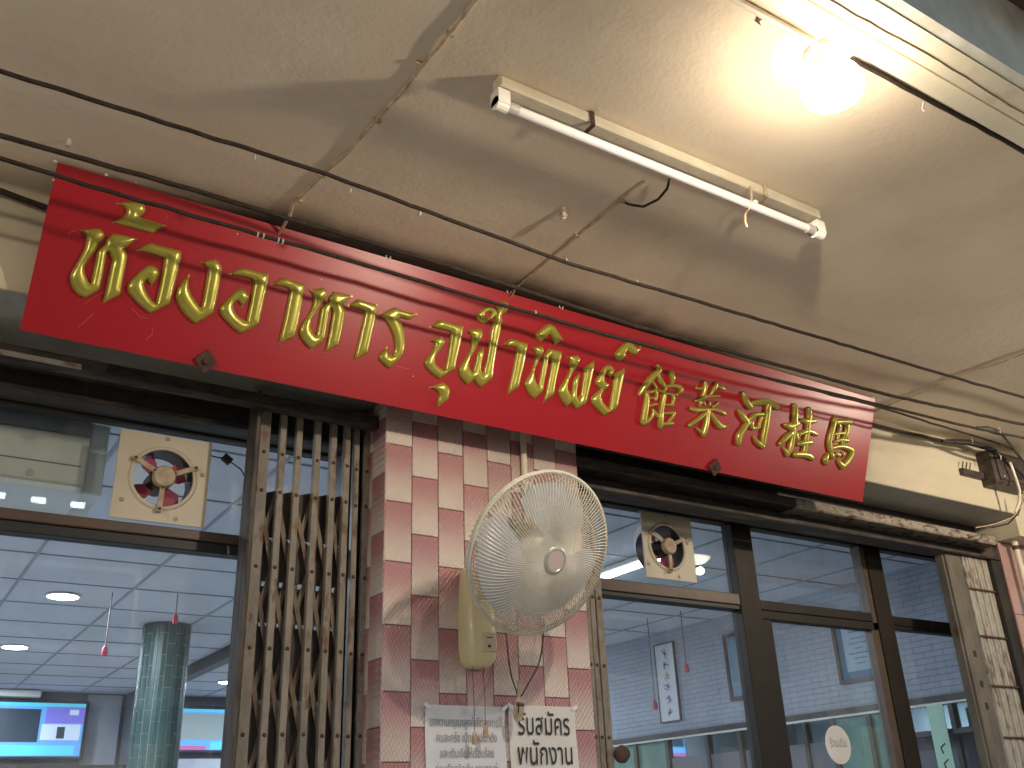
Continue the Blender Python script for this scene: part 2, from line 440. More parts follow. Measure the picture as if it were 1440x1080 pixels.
for k in range(9):
    x = -14.5+k*4
    o = obj('window', MB().box((x,-13.99,4.3), (x+2.2,-13.93,5.7)), M['pole'], t)
    obj('pane', MB().box((x+.08,-13.925,4.38), (x+2.12,-13.92,5.62)), M['windark'], o)
    o = obj('shop_shutter', MB().box((x-.6,-13.99,.1), (x+2.8,-13.94,2.9)), M['pole'], t)
lampwhite = emis('street_lamp_white', (.80,.90,1), 14)
for k, x in enumerate((1.25,1.85,2.45,3.05)):
    q = thing('flood_lamp', 'white flood lamp %s on the parapet across the street' % ('nearest the left end','second from the left','third from the left','at the right end')[k], 'lamp', (x,-13.9,6.6), 'flood lamps across the street')
    obj('bracket', MB().cyl((x,-13.9,6.5), (x,-13.5,6.55), .02, 8), M['pole'], q)
    obj('lamp_head', MB().box((x-.13,-13.55,6.5), (x+.13,-13.45,6.62)), M['tvblack'], q)
    obj('lamp_face', MB().box((x-.11,-13.45,6.51), (x+.11,-13.44,6.61)), lampwhite, q)

# ------------------------------------------------------------------ walkway ceiling and beams
CZ = 3.18
struct('walkway_ceiling', MB().box((-14,-1.72,CZ), (18,-.15,CZ+.12)), M['plaster'])
t = thing('facade_beam', 'cream painted concrete beam over the shop front behind the red sign', 'beam', (2.4,-.15,2.85))
obj('beam_face', MB().box((-14,-.15,2.85), (4.86,.0,CZ+.1)), M['beam'], t)
obj('beam_underside', MB().box((-14,-.148,2.846), (4.858,.099,2.8495)), M['beam_grey'], t)
obj('beam_core', MB().box((-14,.002,2.85), (4.86,.30,CZ+.1)), M['beam_grey'], t)
t = thing('edge_beam', 'long cream beam with a groove along the street edge of the walkway ceiling', 'beam', (2,-1.8,3.14))
obj('inner_band', MB().box((-14,-1.775,3.165), (18,-1.7205,3.30)), M['edge_paint'], t)
obj('groove', MB().box((-14,-1.795,3.195), (18,-1.7755,3.30)), M['beam_grey'], t)
obj('outer_band', MB().box((-14,-1.87,3.14), (18,-1.7955,3.30)), M['edge_paint'], t)
obj('outer_face', MB().box((-14,-1.90,3.143), (18,-1.8705,3.44)), M['canopy_grey'], t)
obj('eave_board', MB().box((-14,-1.99,3.425), (18,-1.9005,3.50)), M['canopy_brown'], t)
obj('upper_soffit', MB().box((-14,-2.35,3.47), (18,-1.9905,3.56)), M['beam_grey'], t)
struct('roof_slab', MB().box((-14,-1.7,3.42), (18,8.2,3.56)), M['beam_grey'])
# crack-like conduit groove line on the outer band
pts = [Vector((x,-1.822+.003*math.sin(x*9)+random.uniform(-.0015,.0015),3.1385)) for x in np.arange(.6,3.4,.05)]
tag(obj('thin_cable', MB().tube(pts, .0022, 5), M['tan_cable']), 'thin painted cable stuck along the outer cream beam at the top right', 'cable')

# ------------------------------------------------------------------ the wires
def wire(name, pts, r, material, label, cat='cable', group=None, jitter=.0015, sag=0, n=7):
    pts = [Vector(p) for p in pts]
    out = []
    for i in range(len(pts)-1):
        L_ = (pts[i+1]-pts[i]).length
        k = max(2, int(L_/.06))
        for j in range(k):
            f = j/k
            p = pts[i].lerp(pts[i+1], f)
            p += Vector((0, random.uniform(-1,1)*jitter, random.uniform(-1,1)*jitter))
            out.append(p)
    out.append(pts[-1])
    return tag(obj(name, MB().tube(out, r, n), material, smooth=True, angle=60), label, cat, group)
def P(px, py, y): return on(px, py, 1, y)
G = 'black cables strung under the walkway ceiling'
wire('overhead_cable', [(-8,-.71,3.12), P(0,100,-.71), P(430,235,-.71), P(800,370,-.715), P(1305,520,-.71), P(1440,559,-.71), (9,-.71,3.14)], .0062, M['cable'], 'black cable that crosses the open ceiling highest, below the fluorescent batten', group=G)
wire('overhead_cable', [(-8,-.54,3.03), P(0,190,-.543), P(240,258,-.543), P(600,365,-.543), P(900,460,-.543), P(1240,553,-.543), P(1440,597,-.543), (9,-.54,3.12)], .0072, M['cable'], 'thick black cable running just along the top edge of the red sign', group=G)
wire('overhead_cable', [(-8,-.52,2.99), P(0,222,-.52), P(120,260,-.52), P(400,340,-.52), P(700,427,-.52), P(1000,512,-.52), P(1240,570,-.50), P(1375,603,-.48), P(1440,616,-.48), (9,-.5,3.05)], .0062, M['cable'], 'black cable crossing the face of the red sign above the gold letters', group=G)
wire('overhead_cable', [P(980,507,-.515), P(1240,573,-.505), P(1320,598,-.46), P(1400,622,-.36), P(1425,632,-.25)], .005, M['cable'], 'thinner black cable leaving the sign corner and dropping to the junction box', group=G)
wire('overhead_cable', [(-8,-.175,3.12), P(0,268,-.175), P(66,291,-.175), P(600,430,-.175), P(1227,597,-.175), P(1330,621,-.178)], .009, M['cable'], 'black cable in the corner between cream beam and ceiling, behind the sign', group=G)
# clips and ties on the cables
TIEL = ['left tie of the left pair, on the cable crossing the red sign','right tie of the left pair, on the cable crossing the red sign','left tie of the right pair, on the cable crossing the red sign','right tie of the right pair, on the cable crossing the red sign','single pale tie on the sign cable above the curled Thai letter','leftmost pale tie on the highest ceiling cable','second pale tie from the left on the highest ceiling cable','third pale tie from the left on the highest ceiling cable','fourth pale tie on the highest ceiling cable, below the ceiling stud','rightmost pale tie on the highest ceiling cable']
for k, (px, py, y) in enumerate(((362,330,-.52),(370,332,-.52),(391,338,-.52),(397,340,-.52),(752,440,-.52),(358,222,-.71),(492,269,-.71),(590,301,-.71),(795,366,-.71),(895,397,-.71))):
    p = P(px, py, y)
    tag(obj('cable_tie', MB().cyl(p-Vector((.002,0,0)), p+Vector((.002,0,0)), .0085, 8), M['tie']), TIEL[k], 'cable tie', 'pale ties on the sign cable' if y > -.6 else 'pale ties on the high cable')
# splices wrapped in tape
def splice(pts, rad, label):
    tag(obj('taped_splice', MB().tube(pts, rad, 8), M['tapeblack'], smooth=True), label, 'cable splice', 'taped cable splices near the junction box')
splice([P(x,y,-.19-.012*i) for i,(x,y) in enumerate([(1325,620),(1345,621),(1362,622),(1380,627),(1400,634)])], [.008,.014,.016,.015,.010], 'fat taped splice where the beam cable reaches the junction box')
splice([P(x,y,-.47) for x,y in [(1374,602),(1388,603),(1400,607),(1410,611)]], [.008,.014,.014,.008], 'short taped splice on the ceiling cable up right of the junction box')
wire('drop_cable', [P(1408,610,-.47), P(1420,624,-.42), P(1432,640,-.34), P(1440,650,-.3)], .007, M['tapeblack'], 'black cable bending down from the short splice at the right edge')
wire('drop_cable', [P(1398,634,-.25), P(1412,645,-.26), P(1428,658,-.27), P(1442,672,-.27)], .009, M['tapeblack'], 'black cable bending down across the front of the junction box')
wire('drop_cable', [P(1420,650,-.28), P(1428,670,-.28), P(1434,690,-.28), P(1433,706,-.26), P(1428,720,-.24)], .007, M['conduit'], 'cream cable hanging in front of the junction box at the right edge')
wire('drop_cable', [P(1440,690,-.27), P(1436,712,-.24), P(1424,727,-.2), P(1400,737,-.17), P(1372,742,-.16)], .0035, M['tan_cable'], 'thin tan cable looping under the beam end towards the shutter')
wire('drop_cable', [P(1440,700,-.26), P(1432,722,-.22), P(1418,736,-.18), P(1395,742,-.16)], .004, M['cable'], 'thin dark cable looping round the top of the pink pillar at the right')
for k, (px, py) in enumerate(((1368,624),(1407,609),(1408,647))):
    a = P(px, py, -.5 if k == 1 else -.29)
    tag(obj('cable_tie', MB().tube([a, a+Vector((.004,0,.02)), a+Vector((-.004,0,.03))], .003, 5), M['tie']), ('white tie on the fat splice beside the junction box','white tie on the short ceiling splice','white tie on the cable over the junction box')[k], 'cable tie')
# junction box and rusty switch on the beam end
t = thing('junction_box', 'dark dusty junction box fixed on the beam end at the right edge', 'junction box', (4.72,-.2,3.03))
obj('box_body', MB().bbox((4.58,-.235,2.955), (4.88,-.151,3.135), .01), M['boxdark'], t)
obj('cover', MB().bbox((4.60,-.247,2.975), (4.86,-.236,3.115), .005), M['boxdark'], t)
for a, b in ((4.62,2.99),(4.84,2.99),(4.62,3.10),(4.84,3.10)):
    obj('screw', MB().cyl((a,-.247,b), (a,-.252,b), .006, 8), M['badge'], t)
t = thing('porcelain_fuse', 'small dark fuse holder on the beam left of the junction box', 'fuse holder', (4.47,-.16,3.0))
obj('fuse_base', MB().bbox((4.40,-.175,2.99), (4.575,-.151,3.025), .004), M['boxdark'], t)
for a in (4.41, 4.44, 4.47): obj('fuse_link', MB().tube([(a,-.165,3.025), (a,-.175,3.05), (a+.02,-.165,3.065)], .003, 5), M['boxdark'], t)
# painted cables across the ceiling
def flat(px, py): return on(px, py, 2, CZ-.006)
wire('ceiling_cable', [(.88,-1.70,CZ-.004)]+[flat(x,y) for x,y in [(670,0),(640,38),(600,86),(560,136),(520,178),(490,215),(460,240),(425,275),(412,287),(408,302)]]+[(.80,-.30,CZ-.03)], .005, M['tan_cable'], 'tan painted cable crossing the ceiling from the top edge to the sign', group='painted cables on the ceiling')
wire('ceiling_cable', [flat(x,y) for x,y in [(907,254),(885,270),(860,292),(820,326),(780,358),(740,392),(726,404)]]+[(1.64,-.3,CZ-.02)], .0038, M['tan_cable'], 'tan cable from the fluorescent batten down the ceiling to the sign', group='painted cables on the ceiling')
wire('ceiling_cable', [(3.9,-1.7,CZ-.004), flat(1440,497), flat(1400,512), flat(1350,528), flat(1300,550), flat(1262,564), (3.70,-.17,CZ-.01)], .004, M['tan_cable'], 'tan cable on the ceiling near the right edge above the junction box', group='painted cables on the ceiling')
wire('batten_lead', [flat(878,284), on(890,289,2,CZ-.02), on(905,291,2,CZ-.03), on(925,281,2,CZ-.03), on(938,266,2,CZ-.03), on(941,252,2,CZ-.03)], .004, M['cable'], 'dark loop of wire hanging under the fluorescent batten')
CLIPL = ['second clip from the top on the long tan ceiling cable','topmost clip on the long tan ceiling cable','middle clip on the long tan ceiling cable, level with the batten end','clip on the long tan ceiling cable just above the black cable','clip where the long tan ceiling cable turns down to the sign','clip midway on the tan cable between batten and sign','clip on the tan cable right beside the loop under the batten']
for k, (px, py) in enumerate(((590,90),(632,48),(530,170),(452,247),(420,282),(812,332),(875,283))):
    p = flat(px, py)
    tag(obj('cable_clip', MB().box(p-Vector((.011,.005,.004)), p+Vector((.011,.005,.006))), M['tan_cable']), CLIPL[k], 'cable clip', 'clips on the painted ceiling cables')
# studs, hooks
for (px, py, L_, lab) in ((792,293,.04,'short threaded stud sticking out of the ceiling between batten and sign'), (97,197,.02,'small nail stub in the ceiling above the sign corner at the left')):
    p = on(px, py, 2, CZ)
    t = thing('ceiling_stud', lab, 'stud', p)
    obj('shank', MB().cyl(p, p-Vector((0,0,L_)), .007, 10), M['chip'] if L_ > .03 else M['tie'], t)
    if L_ > .03:
        for d in (.008, .026): obj('nut', MB().cyl(p-Vector((0,0,d)), p-Vector((0,0,d+.009)), .013, 6), M['tan_cable'], t)
for (px, py, lab) in ((1068,28,'small dark chip in the ceiling near the lit bulb'),(1110,8,'small dark chip in the ceiling at the top edge by the conduit')):
    p = on(px, py, 2, CZ-.001)
    tag(obj('paint_chip', MB().add([p+Vector(q) for q in ((-.012,-.006,0),(.004,-.014,0),(.002,.002,0),(.016,.010,0),(-.004,.008,0),(-.012,-.006,-.002),(.004,-.014,-.002),(.002,.002,-.002),(.016,.010,-.002),(-.004,.008,-.002))], [(0,1,2,3,4),(9,8,7,6,5),(0,5,6,1),(1,6,7,2),(2,7,8,3),(3,8,9,4),(4,9,5,0)]), M['rust']), lab, 'paint chip')

# ------------------------------------------------------------------ fluorescent batten (unlit)
t = thing('fluorescent_batten', 'white fluorescent tube fixture, unlit, screwed to the walkway ceiling', 'light fixture', (1.59,-1.2,CZ))
bx0, bx1, by = 1.03, 2.19, -1.195
obj('body', MB().bbox((bx0,by-.018,CZ-.034), (bx1,by+.018,CZ-.001), .004), M['batten'], t)
for x0, x1 in ((bx0-.008, bx0+.026), (bx1-.026, bx1+.008)):
    mb = MB(); mb.box((x0,by-.019,CZ-.088), (x1,by+.019,CZ-.0455)); mb.cyl((x0,by,CZ-.082), (x1,by,CZ-.082), .018, 14)
    obj('lampholder', mb, M['holder'], t)
obj('tube', MB().cyl((bx0+.027,by,CZ-.079), (bx1-.027,by,CZ-.079), .0132, 20), M['tubeglass'], t, smooth=True)
for x in (bx0+.03, bx1-.06): obj('tube_cap', MB().cyl((x,by,CZ-.079), (x+.028,by,CZ-.079), .0155, 16), M['badge'], t, smooth=True)
obj('starter', MB().cyl((1.93,by+.012,CZ-.046), (1.93,by+.012,CZ-.062), .010, 12), M['holder'], t)
for x, mm in ((1.31,'rust'), (1.945,'tan_cable')):
    mb = MB(); mb.box((x-.006,by-.0235,CZ-.048), (x+.006,by-.0212,CZ-.001)); mb.box((x-.006,by-.0235,CZ-.0475), (x+.006,by+.0235,CZ-.0455))
    obj('strap', mb, M[mm], t)
q = Vector((1.885, by, CZ-.09))
obj('string', MB().tube([(1.88,by-.022,CZ-.03),(1.882,by-.02,CZ-.07),(1.885,by,CZ-.096),(1.887,by+.016,CZ-.10),(1.885,by+.02,CZ-.125),(1.889,by+.02,CZ-.145)], .003, 5), M['tan_cable'], t)

# ------------------------------------------------------------------ warm bulbs
bulbm = emis('warm_bulb', (1,.88,.70), 8)
def bulb(x, y, z, label, seen=True):
    t = thing('ceiling_bulb', label, 'lamp', (x,y,CZ), 'lit warm bulbs along the walkway ceiling')
    obj('holder', MB().lathe((x,y,CZ-.001), (0,0,-1), [(0,.052),(.012,.052),(.018,.036),(.040,.03)], 24), M['badge'], t, smooth=True)
    obj('bulb', MB().lathe((x,y,CZ-.042), (0,0,-1), [(0,.022),(.015,.035),(.036,.066),(.062,.076),(.088,.068),(.108,.042),(.117,.01)], 24), bulbm, t, smooth=True)
    l = bpy.data.lights.new('bulb_light', 'POINT'); l.energy = LAMP_W; l.color = (1,.85,.66); l.shadow_soft_size = .025
    # the bulb's cap and collar hold back what goes steeply up
    l.use_nodes = True
    t_ = l.node_tree; em = t_.nodes['Emission']
    tc = t_.nodes.new('ShaderNodeTexCoord'); sp = t_.nodes.new('ShaderNodeSeparateXYZ'); mr = t_.nodes.new('ShaderNodeMapRange')
    mr.interpolation_type = 'SMOOTHSTEP'
    mr.inputs[1].default_value = .09; mr.inputs[2].default_value = .30; mr.inputs[3].default_value = 1; mr.inputs[4].default_value = .13
    t_.links.new(tc.outputs['Normal'], sp.inputs[0]); t_.links.new(sp.outputs[2], mr.inputs[0]); t_.links.new(mr.outputs[0], em.inputs['Strength'])
    lo = bpy.data.objects.new('bulb_light', l); COL.objects.link(lo); lo.location = (0,0,-.205); lo.parent = t
bulb(1.675,-1.705+.03,CZ, 'lit bulb in a round holder on the ceiling beside the edge beam')
bulb(4.55,-1.30,CZ, 'lit bulb further along the walkway past the right edge')
bulb(-1.6,-1.68,CZ, 'lit bulb further along the walkway past the left edge')
mb = MB().tube([(-1.5,-1.690,CZ-.009),(1.62,-1.690,CZ-.009)], .009, 8)
tag(obj('conduit_pipe', mb, M['conduit'], smooth=True), 'white conduit along the ceiling leading to the lit bulb', 'conduit')
wire('edge_cable', [(1.74,-1.700,CZ-.008),(2.0,-1.706,CZ-.012),(2.3,-1.709,CZ-.010),(2.9,-1.708,CZ-.012),(4.3,-1.706,CZ-.01)], .007, M['cable'], 'dark cable along the inner edge of the street side beam, right of the bulb')
p = Vector((2.02,-1.70,CZ-.02))
tag(obj('cable_tie', MB().tube([p, p+Vector((.004,.01,-.014)), p+Vector((.002,.005,-.028))], .003, 5), M['tie']), 'white tie hanging from the dark cable right of the bulb', 'cable tie')

# ------------------------------------------------------------------ the red sign
A = on(28,465,1,-.152); B = on(1212,705,1,-.152)
SZ0 = (A.z+B.z)/2
sx0, sx1 = A.x, 3.585
S0 = Vector((sx0,-.152,SZ0))
SU = Vector((1,0,0))
top = Vector((sx0,-.322,3.172))
SV = (top-S0); SH = SV.length; SV.normalize()
SN = SU.cross(SV)      # towards the street
if SN.y > 0: SN = -SN
def to_sign(px, py):
    d = ray(px, py)
    k = (S0-CAM).dot(SN)/d.dot(SN)
    p = CAM+d*k-S0
    return Vector((p.dot(SU), p.dot(SV)))
def sign_pt(u, v, h=0): return S0+SU*u+SV*v+SN*h
sign = thing('shop_sign', 'long red sign board with raised gold Thai and Chinese letters above the shop front', 'sign', S0)
mb = MB(); L_ = sx1-sx0
vs = [sign_pt(u,v,h) for h in (0,-.006) for u,v in ((0,0),(L_,0),(L_,SH),(0,SH))]
mb.add(vs, [(0,1,2,3),(7,6,5,4),(0,4,5,1),(1,5,6,2),(2,6,7,3),(3,7,4,0)])
board = obj('board', mb, M['red'], sign)
mb = MB()
for u0 in np.linspace(.05, L_-.08, 6):
    mb.box((0,0,0), (.03,.018,SH-.06), Matrix.Translation(sign_pt(u0,.03,-.0245))@Matrix((SU, -SN, SV)).transposed().to_4x4())
obj('back_rail', mb, M['rust'], sign)

def smooth_outline(pts, step=.0045, sharp=46):
    P_ = [Vector(p) for p in pts]
    n = len(P_); out = []
    def is_sharp(i):
        a = P_[i]-P_[i-1]; b = P_[(i+1) % n]-P_[i]
        if a.length < 1e-6 or b.length < 1e-6: return True
        return abs(a.angle_signed(b)) > R(sharp)
    sh = [is_sharp(i) for i in range(n)]
    for i in range(n):
        p0, p1, p2, p3 = P_[i-1], P_[i], P_[(i+1) % n], P_[(i+2) % n]
        d = (p2-p1)
        t1 = d if sh[i] else (p2-p0)*.5
        t2 = d if sh[(i+1) % n] else (p3-p1)*.5
        k = max(1, int(d.length/step))
        for j in range(k):
            f = j/k; f2, f3 = f*f, f*f*f
            out.append((2*f3-3*f2+1)*p1+(f3-2*f2+f)*t1+(-2*f3+3*f2)*p2+(f3-f2)*t2)
    return out
def seg_dist(P_, poly):
    a = poly; b = np.roll(poly, -1, axis=0)
    d = b-a; L2 = (d**2).sum(1)+1e-12
    t = np.clip(((P_[:,None,:]-a)*d).sum(2)/L2, 0, 1)
    q = a+t[...,None]*d
    return np.sqrt(((P_[:,None,:]-q)**2).sum(2)).min(1)
def inside(P_, poly):
    x, y = P_[:,0], P_[:,1]
    c = np.zeros(len(P_), bool)
    n = len(poly)
    for i in range(n):
        x0, y0 = poly[i]; x1, y1 = poly[(i+1) % n]
        if y0 == y1: continue
        m_ = ((y0 > y) != (y1 > y)) & (x < (x1-x0)*(y-y0)/(y1-y0)+x0)
        c ^= m_
    return c
def puff(mb, loops, H=.013, wd=.019, g=.0048, base=.004):
    """loops in sign coordinates; the first is the outline, the others holes; a swelling relief with a crease on its ridge"""
    loops = [np.array([tuple(p) for p in l]) for l in loops]
    lo, hi = loops[0].min(0), loops[0].max(0)
    X, Y = np.meshgrid(np.arange(lo[0], hi[0], g), np.arange(lo[1], hi[1], g))
    X[1::2] += g*.5
    Q = np.stack([X.ravel(), Y.ravel()], 1)
    m_ = inside(Q, loops[0])
    for l in loops[1:]: m_ &= ~inside(Q, l)
    Q = Q[m_]
    dd = np.min([seg_dist(Q, l) for l in loops], axis=0) if len(Q) else np.zeros(0)
    Q = Q[dd > g*.45]
    allv = [Vector(p) for l in loops for p in l]
    edges, k = [], 0
    for l in loops:
        edges += [(k+i, k+(i+1) % len(l)) for i in range(len(l))]; k += len(l)
    nb = len(allv)
    allv += [Vector(p) for p in Q]
    V, E_, F, *_ = delaunay_2d_cdt(allv, edges, [], 0, 1e-6)
    Vn = np.array([tuple(v) for v in V])
    F = [f for f in F if len(f) >= 3]
    C_ = np.array([Vn[list(f)].mean(0) for f in F])
    ok = inside(C_, loops[0])
    for l in loops[1:]: ok &= ~inside(C_, l)
    F = [f for f, o_ in zip(F, ok) if o_]
    dd = np.min([seg_dist(Vn, l) for l in loops], axis=0)
    on_edge = dd < 1e-5
    q = np.clip(dd/wd, 0, 1)
    h = base+H*np.sqrt(1-(1-q)**2)*(.86+.14*q)
    h[on_edge] = base*.5
    n0 = len(mb.v)
    mb.v += [tuple(sign_pt(v[0], v[1], hh)) for v, hh in zip(Vn, h)]
    mb.f += [tuple(n0+i for i in f) for f in F]
    # skirt down to the board
    cnt = {}
    for f in F:
        for i in range(len(f)):
            e = (f[i], f[(i+1) % len(f)])
            kk = tuple(sorted(e)); cnt[kk] = None if kk in cnt else e
    low = {}
    for e in [e for e in cnt.values() if e]:
        for i in e:
            if i not in low:
                low[i] = len(mb.v); mb.v.append(tuple(sign_pt(Vn[i][0], Vn[i][1], .0003)))
        mb.f.append((n0+e[1], n0+e[0], low[e[0]], low[e[1]]))
def crop(pts, ox, oy, s): return [to_sign(ox+x/s, oy+y/s) for x, y in pts]
CROP = {'A':(80,270,6), 'B':(240,350,6), 'B2':(280,340,4.5), 'C':(410,390,6), 'D':(580,410,6), 'E':(730,440,6)}
THAI = [
 ('A', [[(490,97),(560,88),(640,84),(690,82),(728,98),(745,130),(740,170),(715,198),(690,208),(735,225),(820,250),(925,283),(870,312),(800,348),(740,335),(640,308),(530,280),(460,258),(510,235),(560,208),(583,180),(585,150),(560,125),(530,110)]]),
 ('A', [[(198,322),(250,315),(320,308),(360,312),(390,335),(400,365),(385,400),(360,430),(330,480),(300,530),(262,580),(235,625),(232,665),(245,710),(265,750),(280,770),(290,740),(305,670),(322,590),(338,505),(360,480),(400,448),(412,430),(405,415),(430,385),(475,350),(540,362),(685,395),(640,425),(580,470),(568,480),(585,505),(593,540),(588,580),(570,680),(550,780),(535,865),(460,905),(385,940),(400,880),(425,760),(450,640),(466,580),(455,545),(438,505),(420,510),(412,560),(395,660),(375,760),(355,825),(300,860),(235,900),(170,860),(125,800),(108,730),(120,680),(160,610),(200,540),(230,480),(245,420),(245,380),(228,345)]]),
 ('A', [[(660,495),(720,460),(790,432),(860,448),(960,472),(1050,498),(1045,560),(1020,680),(990,800),(965,900),(945,945),(870,985),(785,1028),(720,980),(650,910),(605,850),(592,800),(610,760),(660,705),(715,655),(760,622),(800,618),(840,640),(862,675),(856,710),(825,755),(793,802),(785,775),(760,742),(735,770),(740,810),(765,860),(800,910),(832,935),(845,880),(865,790),(885,690),(898,600),(905,560),(860,545),(790,525),(720,505)]]),
 ('B', [[(250,112),(310,98),(372,85),(405,110),(428,150),(430,190),(415,280),(395,390),(375,480),(355,540),(290,585),(205,635),(150,590),(90,520),(50,440),(42,380),(65,320),(110,260),(160,208),(150,270),(150,320),(170,380),(210,445),(250,492),(265,450),(280,370),(295,280),(308,200),(305,160),(280,130)]]),
 ('B', [[(485,217),(540,185),(600,160),(670,175),(750,195),(828,215),(820,290),(795,400),(770,510),(750,600),(740,640),(670,675),(585,715),(530,675),(460,605),(415,545),(412,500),(440,460),(490,405),(540,355),(580,332),(620,345),(650,378),(658,410),(635,448),(600,495),(590,465),(565,440),(535,455),(525,480),(532,515),(555,555),(600,590),(635,608),(645,560),(665,470),(680,380),(695,300),(695,265),(640,245),(560,228)]]),
 ('B2', [[(450,272),(490,250),(530,228),(600,248),(668,268),(660,340),(640,450),(615,560),(600,605),(550,625),(500,645),(515,580),(540,470),(560,370),(572,310),(560,295),(510,282)]]),
 ('C', [[(140,100),(200,98),(265,88),(295,110),(302,145),(285,180),(260,215),(225,270),(185,330),(160,380),(162,430),(180,470),(200,490),(208,460),(220,390),(235,300),(245,260),(275,230),(310,205),(308,178),(350,118),(430,135),(520,158),(480,185),(440,228),(430,240),(442,262),(450,290),(442,350),(425,450),(405,530),(390,575),(340,600),(275,640),(285,590),(305,500),(325,390),(340,300),(335,265),(326,262),(318,290),(305,360),(290,450),(272,530),(220,570),(165,612),(110,560),(70,500),(62,450),(80,400),(120,340),(150,290),(175,230),(180,170),(165,130)]]),
 ('C', [[(465,242),(515,210),(555,182),(630,205),(722,232),(715,310),(690,420),(665,530),(640,640),(580,670),(522,702),(535,640),(560,540),(585,430),(605,330),(612,290),(560,268),(510,255)]]),
 ('C', [[(728,318),(790,290),(865,255),(910,270),(975,290),(1062,310),(1030,335),(990,358),(950,350),(905,340),(925,390),(945,450),(952,520),(950,600),(925,670),(870,725),(820,770),(770,735),(730,690),(735,660),(770,620),(808,580),(805,620),(820,655),(845,660),(860,620),(862,550),(845,480),(815,410),(775,350)]]),
 ('D', [[(138,302),(185,270),(230,240),(300,258),(428,292),(420,350),(400,450),(375,560),(355,660),(300,690),(225,740),(160,695),(105,640),(92,600),(120,550),(155,505),(175,460),(180,435),(140,410),(190,395),(235,378),(265,400),(272,430),(250,470),(215,510),(188,555),(190,600),(225,640),(265,660),(278,600),(295,500),(310,400),(318,345),(280,330),(200,312)]]),
 ('D', [[(130,812),(190,790),(260,765),(290,790),(312,825),(300,910),(255,945),(203,982),(205,930),(215,870),(190,830)]]),
 ('D', [[(455,335),(510,318),(575,312),(590,350),(580,395),(555,440),(520,500),(485,560),(472,610),(480,650),(500,675),(510,640),(525,580),(535,530),(560,500),(598,470),(595,530),(580,600),(575,660),(590,690),(600,640),(620,560),(640,440),(655,330),(668,275),(690,245),(688,215),(705,180),(712,150),(698,112),(740,90),(770,80),(805,100),(810,135),(790,170),(765,190),(745,205),(755,240),(745,290),(725,400),(705,500),(685,620),(672,725),(630,765),(570,812),(535,780),(515,745),(460,788),(410,740),(385,690),(388,645),(420,595),(455,540),(485,480),(490,420),(490,370),(470,350)]]),
 ('D+', [[(535,205),(545,180),(590,145),(640,125),(685,138),(708,172),(700,205),(660,235),(620,265),(575,268),(545,245)], [(600,203),(615,182),(645,172),(662,182),(655,202),(630,220),(610,220)]]),
 ('D', [[(748,455),(790,425),(830,400),(900,418),(970,440),(960,500),(940,610),(915,710),(890,805),(840,840),(795,875),(810,800),(835,700),(855,590),(875,490),(870,475),(820,465)]]),
 ('E', [[(132,185),(160,150),(205,115),(245,92),(285,105),(315,140),(345,185),(372,235),(340,245),(300,275),(285,235),(265,200),(245,185),(225,205),(235,215),(200,230),(178,248),(145,220)]]),
 ('E', [[(92,292),(140,285),(180,275),(202,295),(205,325),(190,350),(165,400),(140,450),(125,490),(125,540),(140,590),(155,610),(165,560),(180,480),(195,400),(205,355),(250,300),(300,310),(355,325),(350,390),(325,490),(305,590),(285,690),(240,725),(197,760),(215,690),(235,590),(255,480),(265,410),(262,375),(245,385),(235,440),(220,520),(205,600),(190,665),(120,730),(70,680),(40,610),(50,575),(85,520),(115,450),(130,390),(125,325)]]),
 ('E', [[(392,372),(440,362),(490,355),(510,380),(505,415),(480,460),(445,510),(415,565),(405,610),(410,650),(430,685),(440,650),(445,590),(460,550),(505,508),(495,570),(485,640),(480,690),(495,730),(510,690),(525,600),(540,500),(548,465),(630,400),(625,470),(605,570),(580,680),(560,765),(475,815),(435,762),(395,795),(350,740),(325,680),(330,640),(365,590),(400,530),(420,470),(420,400)]]),
 ('E', [[(598,730),(615,700),(655,665),(680,640),(640,605),(635,570),(670,520),(710,460),(750,435),(785,455),(798,490),(780,530),(760,550),(745,520),(755,495),(735,490),(715,530),(715,570),(735,590),(765,605),(730,640),(705,660),(685,700),(700,745),(735,790),(755,800),(765,740),(780,640),(795,540),(805,510),(885,465),(878,530),(855,640),(835,740),(815,805),(710,872),(655,820),(610,770)]]),
 ('E', [[(798,345),(850,285),(905,242),(945,250),(975,280),(1005,290),(1028,275),(1012,320),(970,362),(935,345),(905,325),(893,350),(905,365),(880,385),(850,412),(815,395)]]),
]
last = None
for key, loops in THAI:
    cc = CROP[key.strip('+')]
    L2 = [smooth_outline(crop(l, *cc)) for l in loops]
    if key.endswith('+'):
        puff(last, L2, H=.010, wd=.014, g=.004); continue
    last = MB(); puff(last, L2)
    THAI[THAI.index((key, loops))] = (key, loops, last)
for e in THAI:
    if len(e) == 3: obj('letter', e[2], M['gold'], sign, smooth=True, angle=62)

